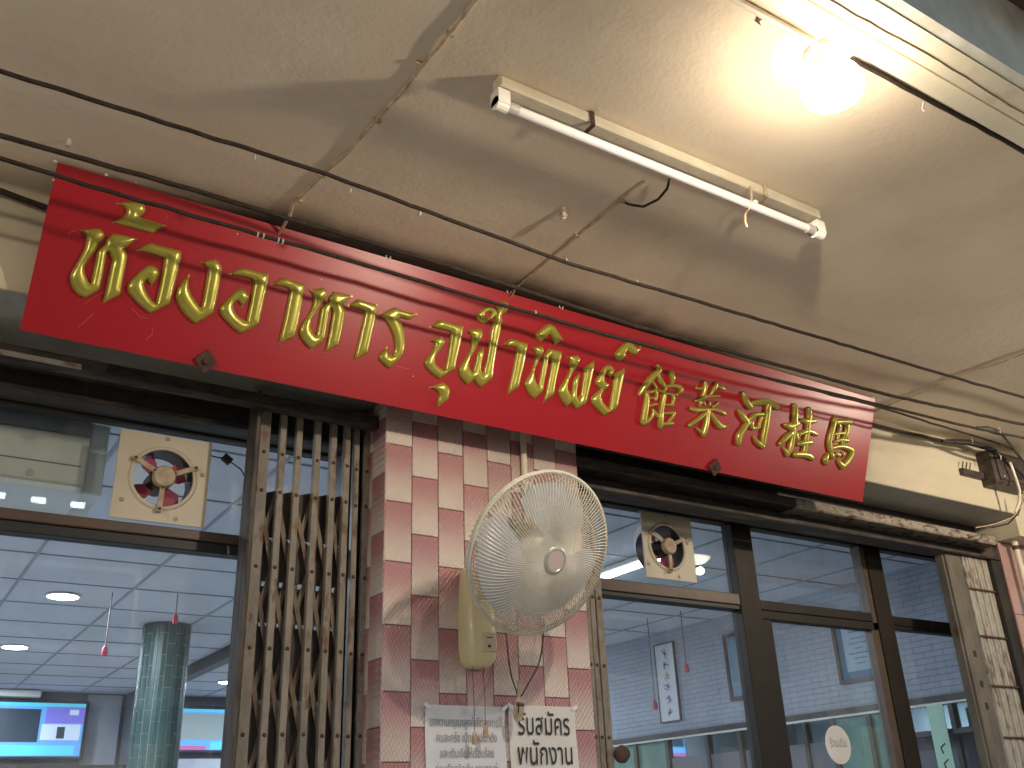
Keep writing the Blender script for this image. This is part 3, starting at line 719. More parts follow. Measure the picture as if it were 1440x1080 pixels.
def stroke_outline(pts, cc):
    ox, oy, s = cc
    C_ = [to_sign(ox+x/s, oy+y/s) for x, y, w_ in pts]
    c0 = to_sign(ox, oy); k = ((to_sign(ox+10, oy)-c0).length+(to_sign(ox, oy+10)-c0).length)/20/s
    Wd = [max(w_*k*.98, .0036) for x, y, w_ in pts]
    # resample with catmull
    P_, Q_ = [], []
    n = len(C_)
    for i in range(n-1):
        p0, p1, p2, p3 = C_[max(i-1,0)], C_[i], C_[i+1], C_[min(i+2,n-1)]
        kk = max(2, int((p2-p1).length/.006))
        for j in range(kk):
            f = j/kk
            P_.append(.5*((2*p1)+(p2-p0)*f+(2*p0-5*p1+4*p2-p3)*f*f+(3*p1-p0-3*p2+p3)*f**3))
            Q_.append(Wd[i]*(1-f)+Wd[i+1]*f)
    P_.append(C_[-1]); Q_.append(Wd[-1])
    lft, rgt = [], []
    for i, p in enumerate(P_):
        d = P_[min(i+1,len(P_)-1)]-P_[max(i-1,0)]
        d = d.normalized() if d.length > 1e-8 else Vector((1,0))
        nrm = Vector((-d.y, d.x))
        lft.append((p, nrm, Q_[i], d)); rgt.append(0)
    return P_, Q_
def stroke_mesh(mb, P_, Q_, H=.013):
    """a swelling brush stroke: a half-round tube with rounded ends"""
    n = len(P_); K = 10
    rows = []
    d0 = (P_[1]-P_[0]).normalized(); d1 = (P_[-1]-P_[-2]).normalized()
    seq = []
    for a in (80, 60, 35): seq.append((P_[0]-d0*Q_[0]*math.sin(R(a)), Q_[0]*math.cos(R(a)), d0))
    for i in range(n):
        d = (P_[min(i+1,n-1)]-P_[max(i-1,0)]); d = d.normalized() if d.length > 1e-8 else d0
        seq.append((P_[i], Q_[i], d))
    for a in (35, 60, 80): seq.append((P_[-1]+d1*Q_[-1]*math.sin(R(a)), Q_[-1]*math.cos(R(a)), d1))
    base = len(mb.v)
    for p, q, d in seq:
        nn = Vector((-d.y, d.x))
        hh = min(H*1.05, q*1.15)
        for k in range(K+1):
            t_ = math.pi*k/K
            c_ = math.cos(t_); s_ = math.sin(t_)
            r_ = p+nn*(q*c_)
            mb.v.append(tuple(sign_pt(r_.x, r_.y, .0003 if k in (0, K) else .003+hh*(s_**.8))))
    for i in range(len(seq)-1):
        for k in range(K):
            a = base+i*(K+1)+k
            mb.f.append((a, a+1, a+K+2, a+K+1))
CH = [
 ((885,510,10.8), [[(420,60,35),(440,115,40),(330,230,48),(230,350,45),(140,490,22)],[(430,190,30),(460,280,45),(520,350,28)],[(345,290,20),(390,370,20),(380,420,18)],[(240,440,15),(330,445,22),(420,410,22),(500,440,25),(545,370,20)],
   [(250,470,35),(245,600,45),(225,750,50),(200,880,50)],[(190,910,40),(270,880,32),(340,800,22),(345,740,20)],[(405,450,25),(400,540,22),(380,570,18)],[(290,540,14),(390,540,16)],[(285,655,18),(410,630,18)],[(345,720,20),(400,790,32),(450,840,30)],
   [(620,150,40),(640,230,45),(640,330,25)],[(540,360,20),(650,355,25),(750,370,35),(780,430,28),(700,480,22)],[(520,470,22),(600,475,20),(700,490,25)],[(520,490,35),(490,620,38),(470,760,38),(460,870,45),(455,970,40)],[(650,500,25),(655,560,25),(640,640,22)],[(530,640,16),(650,645,22)],
   [(520,770,18),(600,765,22),(670,760,28),(640,830,25),(590,890,22)],[(500,930,28),(570,925,32),(640,920,26)]]),
 ((955,530,12), [[(420,90,30),(430,160,40),(410,260,40),(390,330,35)],[(280,190,25),(370,200,28),(440,170,20)],[(620,110,30),(580,200,35),(530,290,25),(520,310,20)],[(640,150,25),(700,185,35),(750,205,20)],[(270,410,18),(380,360,25),(470,330,22),(560,325,20),(665,325,20)],
   [(350,430,30),(340,480,25)],[(400,420,20),(430,470,15)],[(500,430,22),(510,480,18)],[(640,440,20),(560,510,18)],[(190,540,30),(270,560,38),(380,555,28),(500,550,22),(600,555,28),(700,590,35),(760,630,25)],[(480,560,35),(460,700,38),(430,850,48),(390,970,45)],[(390,960,40),(290,870,16)],
   [(450,600,25),(330,700,35),(160,820,28)],[(520,620,30),(600,740,45),(680,830,55),(770,830,25)]]),
 ((1025,545,11.37), [[(220,90,28),(250,190,50),(320,300,50)],[(140,370,20),(200,450,50),(280,550,48)],[(290,560,40),(220,660,45),(150,780,55),(135,880,45)],[(370,250,30),(460,235,50),(580,225,50),(680,265,45),(760,320,42)],
   [(620,290,50),(600,450,45),(580,600,50),(550,760,50),(530,900,45)],[(525,940,40),(440,870,35),(385,790,15)],[(320,510,30),(400,435,35),(530,425,28)],[(350,560,33),(365,650,30),(470,630,28)],[(510,470,25),(460,620,25)]]),
 ((1085,560,11.37), [[(350,120,35),(370,200,50),(360,330,48),(370,420,50)],[(200,430,30),(300,450,60),(400,400,45)],[(330,480,45),(320,620,40),(290,780,42),(240,900,35)],[(240,890,35),(180,800,20)],[(330,530,30),(230,620,50),(120,730,28)],[(370,540,25),(390,640,35)],
   [(580,180,40),(590,280,45),(570,400,45),(560,500,40),(540,640,40),(520,780,42),(500,880,40)],[(460,350,25),(560,370,50),(680,360,35)],[(410,580,35),(500,545,38),(600,530,35),(700,580,30)],[(420,730,35),(520,710,48),(620,700,35)],[(360,900,45),(480,900,48),(580,920,48),(630,960,38)]]),
 ((1145,580,12.7), [[(350,110,40),(320,250,48),(270,420,45),(250,560,45),(270,680,40)],[(370,170,45),(480,165,45),(620,175,55)],[(570,230,45),(560,350,50),(510,460,35),(480,590,30)],[(430,220,30),(420,360,22),(400,480,22)],[(350,390,20),(440,370,25),(540,370,30)],[(350,520,20),(450,490,30),(570,500,40)],
   [(290,640,30),(420,610,35),(540,620,40),(650,680,50),(640,770,50),(570,880,55),(490,960,50)],[(490,960,48),(420,880,30),(410,840,15)],[(220,750,30),(180,850,50),(200,900,40)],[(290,730,35),(310,790,40)],[(370,740,28),(430,760,35)],[(500,730,30),(510,770,30)]]),
]
for cc, strokes in CH:
    mb = MB()
    for s_ in strokes:
        stroke_mesh(mb, *stroke_outline(s_, cc))
    obj('letter', mb, M['gold'], sign, smooth=True, angle=62)
# rusty diamond washers with a bolt, chips and hooks on the edge
for px, py in ((289,508),(1004,657)):
    c = to_sign(px, py); c = sign_pt(c.x, max(c.y, .004), .004)
    a = .034
    vs = [c+SU*(a*math.cos(R(q)))+SV*(a*1.05*math.sin(R(q)))+SN*h for h in (0,.005) for q in (0,90,180,270)]
    o = obj('washer_plate', MB().add(vs, [(3,2,1,0),(4,5,6,7),(0,1,5,4),(1,2,6,5),(2,3,7,6),(3,0,4,7)]), M['rust'], sign)
    obj('bolt', MB().cyl(c+SN*.005, c+SN*.014, .010, 6), M['rust'], o)
for px, py, s_ in ((78,227,3),(150,246,3),(334,329,1.6),(470,385,1.6),(452,393,1.2),(581,529,2),(1144,533,3),(1131,529,2),(1120,526,2),(1228,559,3),(75,253,2),(191,257,1.2),(1065,508,2)):
    c = to_sign(px, py); k = .0018*s_
    vs = [sign_pt(c.x+k*math.cos(a_)*random.uniform(.6,1.3), c.y+k*.7*math.sin(a_)*random.uniform(.6,1.3), .0006) for a_ in np.linspace(0, 2*math.pi, 7)[:-1]]
    obj('paint_chip', MB().add(vs, [tuple(range(6))]), M['chip'], sign)
for pts in ([(118,428),(128,420),(142,412),(156,409)],[(186,434),(196,445),(208,448)],[(110,460),(122,450),(132,440)],[(556,514),(570,518),(577,519)],[(214,460),(214,470),(205,478)],[(236,302),(233,310)],[(95,330),(100,326),(108,324)]):
    c = [to_sign(*p) for p in pts]
    obj('scratch', MB().tube([sign_pt(p.x, p.y, .0004) for p in c], .0007, 4), M['scratch'], sign)
for px, py in ((547,358),(790,430),(712,436)):
    c = to_sign(px, py); c = sign_pt(c.x, SH-.002, 0)
    pts = [c+SU*(.008*math.cos(a_))+Vector((0,0,.008+.009*math.sin(a_))) for a_ in np.linspace(-1.3, 4.2, 9)]
    obj('hanging_hook', MB().tube(pts, .0022, 5), M['chip'], sign)

# ------------------------------------------------------------------ tiled pillars
def tile_mesh(w_, h_, d=.008, e=.0018):
    mb = MB().bbox((.0011,0,.0011), (w_-.0011,d,h_-.0011), e)
    me = bpy.data.meshes.new('tile'); me.from_pydata(mb.v, [], mb.f)
    b = bmesh.new(); b.from_mesh(me); bmesh.ops.recalc_face_normals(b, faces=b.faces); b.to_mesh(me); b.free()
    return me
pil = thing('tiled_pillar', 'pillar clad in rose and cream wall tiles behind the wall fan', 'pillar', (1.72,.1,0))
px0, px1 = 1.32, 2.12
obj('pillar_core', MB().box((px0+.0085,.0085,0), (px1,.33,2.8455)), M['column'], pil)
tm = tile_mesh(.1, .2); tm.materials.append(M['tile'])
ztop = 2.845
def cut_tile(x, z0, z1, side=False):
    me = tm
    if z1-z0 < .199:
        mb = MB().bbox((.0011,0,.0011), (.0989,.008,z1-z0-.0011), .0018)
        me = bpy.data.meshes.new('tile'); me.from_pydata(mb.v, [], mb.f); me.materials.append(M['tile'])
    o = bpy.data.objects.new('tile', me); COL.objects.link(o); o.parent = pil
    d = random.uniform(-.0005,.0005)
    if side:
        o.rotation_euler = (0,0,R(-90)); loc = Vector((px0+d, x+.1, z0))
    else: loc = Vector((x, d, z0))
    o.location = loc-W[pil]; W[o] = loc
for c in range(8):
    z = .073 if c % 2 == 0 else -.029
    while z < ztop-.02:
        a = max(z, 0)
        if z+.2 > 0 and z >= 0: cut_tile(px0+.1*c, z, min(z+.2, ztop))
        z += .2
for c in range(2):
    z = -.029 if c == 0 else .073
    while z < ztop-.02:
        if z >= 0: cut_tile(.0005+.1*c, z, min(z+.2, ztop), True)
        z += .2
pil2 = thing('pink_pillar', 'dull pink tiled pillar at the far right beyond the folded gate', 'pillar', (5.1,.1,0))
obj('pillar_core', MB().box((4.8585,.0085,0), (5.6,.30,2.745)), M['column'], pil2)
tm2 = tile_mesh(.25, .372); tm2.materials.append(M['tile_plain'])
for c in range(3):
    for k in range(8):
        z = -.239+.372*k+.002
        if z < 0 or z+.372 > 2.8: continue
        o = bpy.data.objects.new('tile', tm2); COL.objects.link(o); o.parent = pil2
        loc = Vector((4.85+.25*c, random.uniform(-.0004,.0004), z)); o.location = loc-W[pil2]
        W[o] = loc
obj('pillar_head', MB().box((4.861,-.12,2.746), (5.6,.30,3.18)), M['beam'], pil2)
t = thing('wall_conduit', 'cream plastic conduit with an elbow running down the pink pillar at the right', 'conduit', (5.0,-.03,1.4))
cp = [P(1428,738,-.05), P(1424,745,-.05), P(1424,752,-.05)]
q = cp[-1]
obj('elbow', MB().tube([cp[0]+Vector((.12,0,.02)), cp[0]+Vector((.03,0,.02)), cp[0]+Vector((0,0,.0)), q], .02, 10), M['conduit'], t, smooth=True)
obj('pipe', MB().cyl((q.x,-.05,q.z-.0), (q.x,-.05,0), .016, 12), M['conduit'], t, smooth=True)
for dz in (.06, .5, 1.0): obj('saddle', MB().cyl((q.x,-.05,q.z-dz), (q.x,-.05,q.z-dz-.02), .019, 12), M['rust'], t)
t = thing('pillar_conduit', 'thin white conduit running down the tiled pillar behind the fan', 'conduit', (1.875,-.014,2.4))
obj('pipe', MB().cyl((1.868,-.013,2.845), (1.868,-.013,2.25), .012, 12), M['conduit'], t, smooth=True)
obj('clip', MB().box((1.848,-.027,2.60), (1.888,-.001,2.612)), M['conduit'], t)

# ------------------------------------------------------------------ head of the shop front
head = thing('steel_head', 'dark rusty steel track channel over the windows under the beam', 'door track', (2,.06,2.7))
obj('back_plate', MB().box((-14,.19,2.70), (1.318,.21,2.8455)), M['darksteel'], head)
obj('soffit_plate', MB().box((-14,.2105,2.705), (1.318,.34,2.74)), M['darksteel'], head)
obj('lower_rail', MB().bbox((-14,.165,2.700), (1.318,.1895,2.716), .003), M['rail'], head)
obj('upper_rail', MB().bbox((-14,.052,2.744), (1.318,.092,2.788), .005), M['rail'], head)
obj('rail_flake', MB().bbox((-.4,.046,2.748), (.362,.0515,2.764), .002), M['rail_pale'], head)
obj('back_plate', MB().box((2.122,.101,2.66), (4.84,.14,2.8455)), M['darksteel'], head)
obj('soffit_plate', MB().box((2.122,.1405,2.705), (4.84,.33,2.74)), M['darksteel'], head)
obj('lower_rail', MB().bbox((2.122,.002,2.643), (4.84,.1005,2.6585), .003), M['rail'], head)
obj('upper_rail', MB().bbox((2.122,.002,2.724), (3.33,.1005,2.766), .005), M['rail'], head)
obj('pale_rail', MB().bbox((3.331,-.002,2.722), (4.84,.1005,2.768), .006), M['rail_pale'], head)

# ------------------------------------------------------------------ window and door frames
# the openings were measured on a plane at y = .18; the glazing stands .105 m further in, so widths and heights grow by OK_
OK_, DY = 3.035/2.93, .105
def ox_(x): return x*OK_
def oz_(z): return z if z < .2 else 1.5+(z-1.5)*OK_
FY0, FY1 = .165, .215
def frame_member(a, b, par, m_='bronze', name='frame_member', e=.003):
    return obj(name, MB().bbox((ox_(a[0]),a[1]+DY,oz_(a[2])), (ox_(b[0]),b[1]+DY,oz_(b[2])), e), M[m_], par)
def pane(par, x0, x1, z0, z1, y=.19):
    return obj('pane', MB().box((ox_(x0),y+DY,oz_(z0)), (ox_(x1),y+DY+.005,oz_(z1))), M['glass'], par)
wl = thing('glazed_shop_front', 'wide glass shop front with a transom left of the pillar, partly behind the folding gate', 'window', (.0,.19,0))
frame_member((-1.6,FY0,2.655), (1.325,FY1,2.70), wl)
frame_member((-1.6,FY0-.012,2.312), (1.265,FY1,2.343), wl, 'bronze_light', 'transom_bar')
frame_member((-1.6,FY0-.004,2.280), (1.265,FY1,2.3115), wl, 'gasket', 'transom_gasket')
frame_member((1.266,FY0,0), (1.325,FY1,2.6545), wl, name='jamb')
frame_member((-1.6,FY0,0), (-1.53,FY1,2.6545), wl, name='jamb')
frame_member((-1.6,FY0,0), (1.265,FY1,.1), wl, name='bottom_rail')
pane(wl, -1.53, 1.265, .1, 2.28)
mb = MB().plate_hole(ox_(.35), ox_(1.265), oz_(2.344), oz_(2.654), .19+DY, .195+DY, ox_(.650), oz_(2.49), .119)
obj('pane', mb, M['glass'], wl)
pane(wl, -1.53, .349, 2.344, 2.654)
wr = thing('glazed_door_front', 'brown framed glass shop front with a hinged door, right of the pillar', 'window', (3.5,.19,0))
zt0, zt1 = 2.300, 2.346
frame_member((2.122,FY0,2.655), (4.78,FY1,2.70), wr)
frame_member((2.20,FY0-.01,zt0), (3.0595,FY1,zt1), wr, 'bronze_light', 'transom_bar')
frame_member((2.20,FY0-.004,zt0-.02), (3.0595,FY1,zt0-.0005), wr, 'gasket', 'transom_gasket')
frame_member((3.1805,FY0-.008,zt0-.01), (3.9195,FY1,zt1-.015), wr, name='transom_bar')
frame_member((4.0665,FY0,2.288), (4.78,FY1,2.33), wr, name='transom_bar')
frame_member((4.0665,FY0+.004,2.27), (4.78,FY1,2.2875), wr, 'gasket', 'transom_gasket')
frame_member((3.06,FY0-.012,0), (3.18,FY1,2.6545), wr, name='mullion')
frame_member((3.955,FY0-.012,0), (4.066,FY1,2.6545), wr, name='mullion')
frame_member((3.92,FY0-.004,zt0-.05), (3.9545,FY1,2.6545), wr, 'bronze_light', 'mullion_edge')
frame_member((2.122,FY0,0), (2.1995,FY1,2.6545), wr, name='jamb')
frame_member((4.66,FY0,0), (4.78,FY1,2.2695), wr, name='jamb')
frame_member((2.20,FY0,0), (3.0595,FY1,.1), wr, name='bottom_rail')
frame_member((4.0665,FY0,0), (4.6595,FY1,.1), wr, name='bottom_rail')
door = obj('door', MB().bbox((ox_(3.181),FY0-.004+DY,oz_(2.252)), (ox_(3.9545),FY1-.01+DY,oz_(2.2895)), .003), M['bronze'], wr)
frame_member((3.181,FY0-.004,.01), (3.24,FY1-.01,2.2515), door, name='door_stile')
frame_member((3.905,FY0-.004,.01), (3.9545,FY1-.01,2.2515), door, 'bronze_light', name='door_stile')
frame_member((3.2405,FY0-.004,.01), (3.9045,FY1-.01,.15), door, name='door_rail')
pane(door, 3.24, 3.905, .15, 2.252)
pane(wr, 2.20, 3.06, .1, zt0-.02)
pane(wr, 4.066, 4.66, .1, 2.27)
mb = MB().plate_hole(ox_(2.2), ox_(3.06), oz_(2.346), oz_(2.654), .19+DY, .195+DY, ox_(2.642), oz_(2.505), .119)
obj('pane', mb, M['glass'], wr)
pane(wr, 3.18, 3.92, 2.331, 2.654)
pane(wr, 4.066, 4.78, 2.33, 2.654)
# bright sill flecks of the frame
# round sticker on the door
def text_mesh(body, size, mat_, loc, parent, name='lettering', w_=None, align='CENTER', rot=(R(90),0,0), shear=0, xs=1.0, offset=0):
    cu = bpy.data.curves.new(name, 'FONT'); cu.body = body; cu.size = size; cu.align_x = align; cu.offset = offset
    cu.resolution_u = 3
    to = bpy.data.objects.new(name, cu); COL.objects.link(to)
    dg = bpy.context.evaluated_depsgraph_get()
    me = bpy.data.meshes.new_from_object(to.evaluated_get(dg))
    bpy.data.objects.remove(to)
    xsx = [v.co.x for v in me.vertices]
    if w_ and xsx:
        k = w_/(max(xsx)-min(xsx)); c_ = (max(xsx)+min(xsx))/2
        for v in me.vertices: v.co.x = (v.co.x-c_)*k; v.co.y *= xs
    me.materials.clear(); me.materials.append(mat_)
    o = bpy.data.objects.new(name, me); COL.objects.link(o)
    o.rotation_euler = rot
    W[o] = Vector(loc); o.parent = parent; o.location = Vector(loc)-W[parent]
    return o
t = thing('round_sticker', 'round white sticker with Thai lettering on the door glass', 'sticker', (3.695,.291,1.76))
mb = MB().cyl((3.695,.294,1.759), (3.695,.2915,1.759), .081, 32)
obj('sticker_disc', mb, M['paper2'], t)
text_mesh('ร้านเดิม', .05, M['ink_grey'], (3.695,.2910,1.749), t, w_=.108)

# ------------------------------------------------------------------ exhaust fans in the transoms
def exhaust(x0, x1, z0, z1, cx, cz, label, blade):
    yf = .150+DY
    x0, x1, z0, z1, cx, cz = ox_(x0), ox_(x1), oz_(z0), oz_(z1), ox_(cx), oz_(cz)
    t = thing('exhaust_fan', label, 'exhaust fan', (cx,yf,cz), 'exhaust fans set in the transom glass')
    obj('mounting_plate', MB().plate_hole(x0, x1, z0, z1, yf, yf+.008, cx, cz, .094, 48), M['plate'], t)
    rl = []
    pr = [(0,.092),(-.006,.0935),(-.007,.098),(-.004,.104),(0,.106)]
    mb = MB(); n = 48
    vs, fs = [], []
    for h, r_ in pr:
        for i in range(n):
            a = 2*math.pi*i/n; vs.append((cx+r_*math.cos(a), yf+h, cz+r_*math.sin(a)))
    for j in range(len(pr)-1):
        for i in range(n):
            k = (i+1) % n; fs.append((j*n+i, j*n+k, (j+1)*n+k, (j+1)*n+i))
    obj('rolled_rim', mb.add(vs, fs), M['plate'], t, smooth=True)
    mb = MB(); vs, fs = [], []
    for h, r_ in ((0,.0925),(.09,.0925),(.09,.098),(.0085,.098)):
        for i in range(n):
            a = 2*math.pi*i/n; vs.append((cx+r_*math.cos(a), yf+h, cz+r_*math.sin(a)))
    for j in range(3):
        for i in range(n):
            k = (i+1) % n; fs.append((j*n+i, j*n+k, (j+1)*n+k, (j+1)*n+i))
    obj('duct_ring', mb.add(vs, fs), M['motor'], t, smooth=True)
    obj('motor_cap', MB().lathe((cx,yf-.004,cz), (0,-1,0), [(0,.036),(.014,.036),(.021,.031),(.0225,.012)], 28), M['arm'], t, smooth=True)
    obj('motor', MB().cyl((cx-.004,yf-.003,cz), (cx-.004,yf+.085,cz), .037, 24), M['motor'], t, smooth=True)
    for a in (25, 152, 268):
        c_, s_ = math.cos(R(a)), math.sin(R(a))
        Mx = Matrix.Translation((cx,yf,cz))@Matrix.Rotation(-R(a), 4, 'Y')
        mb = MB().box((.026,-.017,-.0075), (.112,-.009,.0075), Mx); mb.box((.096,-.0085,-.0075), (.112,-.0005,.0075), Mx)
        o = obj('support_arm', mb, M['arm'], t)
        p = Mx@Vector((.035,-.017,0)); obj('screw', MB().cyl(p, p+Vector((0,-.004,0)), .0045, 8), M['motor'], o)
        p = Mx@Vector((.104,-.017,0)); obj('screw', MB().cyl(p, p+Vector((0,-.004,0)), .0045, 8), M['rust'], o)
    for sx, sz in ((-.40,-.30),(.0,.46),(.42,.10),(.18,-.44)):
        p = Vector((cx+(x1-x0)*sx, yf, cz+(z1-z0)*sz))
        obj('plate_bolt', MB().lathe(p, (0,-1,0), [(0,.0075),(.002,.0075),(.004,.004)], 10), M['arm'], t)
    for k in range(4):
        a = k*90+35
        Mx = Matrix.Translation((cx,yf+.048,cz))@Matrix.Rotation(-R(a), 4, 'Y')@Matrix.Rotation(R(28), 4, 'X')
        vs = [Mx@Vector(v) for v in ((.03,0,-.014),(.06,0,-.034),(.086,0,-.038),(.088,0,.02),(.065,0,.032),(.03,0,.016))]
        vs += [v+Vector((0,.002,0)) for v in vs]
        obj('blade', MB().add(vs, [tuple(range(6)), tuple(range(11,5,-1))]+[(i,(i+1)%6,6+(i+1)%6,6+i) for i in range(6)]), M[blade], t)
    return t
exhaust(.512,.788,2.352,2.628,.650,2.490, 'square cream exhaust fan in the transom left of the folding gate', 'pink_blade')
exhaust(2.547,2.818,2.370,2.643,2.672,2.505, 'square cream exhaust fan in the transom right of the wall fan', 'pink_blade')
t = thing('fan_lead', 'thin black lead with a connector from the left exhaust fan to the gate', 'cable', (.85,.16,2.6))
a = P(294,640,.262); b = P(316,644,.262); c = P(322,648,.262); d = P(350,680,.262)
obj('lead', MB().tube([a, (a+b)/2+Vector((0,0,-.003)), b], .0025, 5), M['gasket'], t)
obj('lead', MB().tube([c, c.lerp(d,.5)+Vector((.006,0,.01)), d], .0025, 5), M['gasket'], t)
mid = (b+c)/2
obj('connector', MB().box((-.016,-.008,-.012), (.016,.008,.012), Matrix.Translation(mid)@Matrix.Rotation(R(35),4,'Y')), M['gasket'], t)

# ------------------------------------------------------------------ folding gate on the left of the pillar
gate = thing('folding_gate', 'cream and rust scissor gate folded against the left side of the pillar', 'gate', (1.1,.07,0))
bars = [(.925,.034),(.982,.021),(1.038,.021),(1.100,.022),(1.158,.021),(1.206,.021),(1.250,.020),(1.287,.020)]
zr = [2.608-.242*k+(.0 if k == 0 else 0) for k in range(11)]
RZ = [2.608,2.481,2.239,1.997,1.755,1.513,1.271,1.029,.787,.545,.303]
rv = MB().lathe((0,0,0), (0,-1,0), [(0,.0065),(.002,.006),(.0045,.003)], 8)
rme = bpy.data.meshes.new('rivet'); rme.from_pydata(rv.v, [], rv.f); rme.materials.append(M['rivet'])
for i, (x, w_) in enumerate(bars):
    yb = .100 if i < 6 else .122
    h_ = w_/2
    x = x*1.0186+random.uniform(-.002,.002)
    mb = MB()
    # U channel, open to the back
    mb.bbox((x-h_,yb,.03), (x+h_,yb+.004,2.80), .0015)
    mb.box((x-h_,yb+.0045,.03), (x-h_+.003,yb+.02,2.80)); mb.box((x+h_-.003,yb+.0045,.03), (x+h_,yb+.02,2.80))
    o = obj('gate_bar', mb, M['bar'], gate)
    for z in RZ:
        loc = Vector((x+random.uniform(-.001,.001), yb, z-.0*i+random.uniform(-.002,.002)))
        r_ = bpy.data.objects.new('rivet', rme); COL.objects.link(r_); r_.parent = o
        r_.location = loc; W[r_] = loc
        r_.location = loc-W[o]
for i in range(5):
    xa, xb = bars[i][0]*1.0186, bars[i+1][0]*1.0186
    xm = (xa+xb)/2
    hz = 2.485+.004*i
    # second row of darker uprights behind the gaps
    x0 = xa+bars[i][1]/2+.002; x1 = xb-bars[i+1][1]/2+.022
    vs = [(x0,.146,.03),(x1-.003,.146,.03),(x1-.003,.146,hz+.018),(x0,.146,hz),(x0,.150,.03),(x1-.003,.150,.03),(x1-.003,.150,hz+.018),(x0,.150,hz)]
    w2_ = (x1-x0)
    # leave pinholes where the lattice crosses: three stacked lengths of slat with gaps
    lo = .03
    for z0_, z1_ in ((.03,1.30),(1.318,1.84),(1.856,2.068),(2.080,2.19),(2.206,2.33),(2.345,hz)):
        mb = MB().add([(x0,.146,z0_),(x1-.003,.146,z0_+.0),(x1-.003,.146,z1_+(.018 if z1_ == hz else 0)),(x0,.146,z1_),(x0,.150,z0_),(x1-.003,.150,z0_),(x1-.003,.150,z1_+(.018 if z1_ == hz else 0)),(x0,.150,z1_)],
                 [(0,1,2,3),(7,6,5,4),(0,4,5,1),(1,5,6,2),(2,6,7,3),(3,7,4,0)])
        obj('back_slat', mb, M['slat'], gate)
    mb = MB(); mb.box((xm-.004,.1515,.03), (xm+.007,.163,hz-.01)); obj('rear_upright', mb, M['lattice'], gate)
    for k in range(1, len(RZ)-1):
        za, zb = RZ[k], RZ[k+1]
        for s_, yy in ((1,.124),(-1,.131)):
            p0 = Vector((xa,yy,za if s_ > 0 else zb)); p1 = Vector((xb,yy,zb if s_ > 0 else za))
            d = (p1-p0).normalized(); nn = Vector((-d.z,0,d.x))*.0075
            vs = [p0-nn,p1-nn,p1+nn,p0+nn]; vs += [v+Vector((0,.003,0)) for v in vs]
            if k in (1,4,7) and s_ < 0 and i % 2: continue
            obj('lattice_strip', MB().add(vs, [(0,1,2,3),(7,6,5,4),(0,4,5,1),(1,5,6,2),(2,6,7,3),(3,7,4,0)]), M['lattice'], gate)
obj('lock_stile', MB().box((.896,.054,.03), (.9065,.146,2.80)), M['slat'], gate)
obj('side_flange', MB().box((.9075,.0695,.03), (.912,.146,2.52)), M['slat'], gate)

obj('glare_block_plate', MB().box((1.255,.166,.03), (1.318,.262,2.80)), M['darksteel'], gate)  # added dark plate, keeps room glare off the pillar's side tiles

# folded gate strips right of the pillar
gs = thing('gate_stile', 'three narrow cream gate strips with rivets standing right of the tiled pillar', 'gate', (2.19,.06,0))
for i, (x, w_, y) in enumerate(((2.153,.026,.04),(2.187,.022,.05),(2.226,.030,.06))):
    o = obj('gate_bar', MB().bbox((x-w_/2,y,.03), (x+w_/2,y+.02,2.642), .0015), M['bar'], gs)
    for z in RZ:
        loc = Vector((x,y,z)); r_ = bpy.data.objects.new('rivet', rme); COL.objects.link(r_); r_.parent = o; r_.location = loc-W[o]; W[r_] = loc
obj('stile_back', MB().box((2.124,.085,.03), (2.215,.10,2.64)), M['slat'], gs)
k = obj('lock_knob', MB().lathe((2.262,.062,1.700), (0,-1,0), [(0,.018),(.008,.028),(.022,.030),(.03,.022),(.033,.008)], 20), M['rust'], gs, smooth=True)
obj('knob_ring', MB().lathe((2.287,.066,1.702), (0,-1,0), [(0,.020),(.012,.022),(.016,.014)], 20), M['tvblack'], k, smooth=True)

# folded gate and guide at the right end
gr = thing('stacked_gate', 'rusty folded gate stack with a steel guide at the right end of the shop front', 'gate', (4.65,.05,0))
obj('guide_plate', MB().bbox((4.415,.034,.02), (4.535,.046,2.641), .003), mat('grey_rusty_plate', (.17,.15,.12), (.12,.105,.085), scale=14, rough=.7, bump=.001, bscale=80, dirt=(.085,.045,.028), dscale=7, dlo=.58, dhi=.65, stretch=(1.5,1.5,.5)), gr)
obj('guide_side', MB().box((4.40,.0465,.02), (4.42,.085,2.64)), bpy.data.materials['grey_rusty_plate'], gr)
for z in (2.14,2.00,1.90): obj('plate_hole', MB().box((4.462,.0325,z), (4.484,.0338,z+.03), None), M['gasket'], gr)
xx = 4.547
stack = mat('flaking_white_gate_paint', (.42,.40,.35), (.33,.30,.25), scale=24, rough=.65, bump=.001, bscale=90, dirt=(.15,.10,.065), dscale=14, dlo=.50, dhi=.68, stretch=(1.3,1.3,.7))
for i in range(8):
    w_ = .024
    o = obj('gate_bar', MB().bbox((xx,.03+.003*(i % 2),.03), (xx+w_,.06,2.642), .003), stack, gr)
    xx += w_+.0035
for z in (2.475,2.242,2.008,1.775,1.54,1.31,1.07,.84,.60,.36):
    obj('rivet_strip', MB().bbox((4.545,.022,z-.004), (4.765,.0295,z+.005), .002), M['rivet'], gr)
obj('end_channel', MB().box((4.768,.012,.02), (4.8485,.10,2.64)), M['darksteel'], gr)
obj('stack_back', MB().box((4.54,.0605,.02), (4.767,.09,2.64)), M['darksteel'], gr)

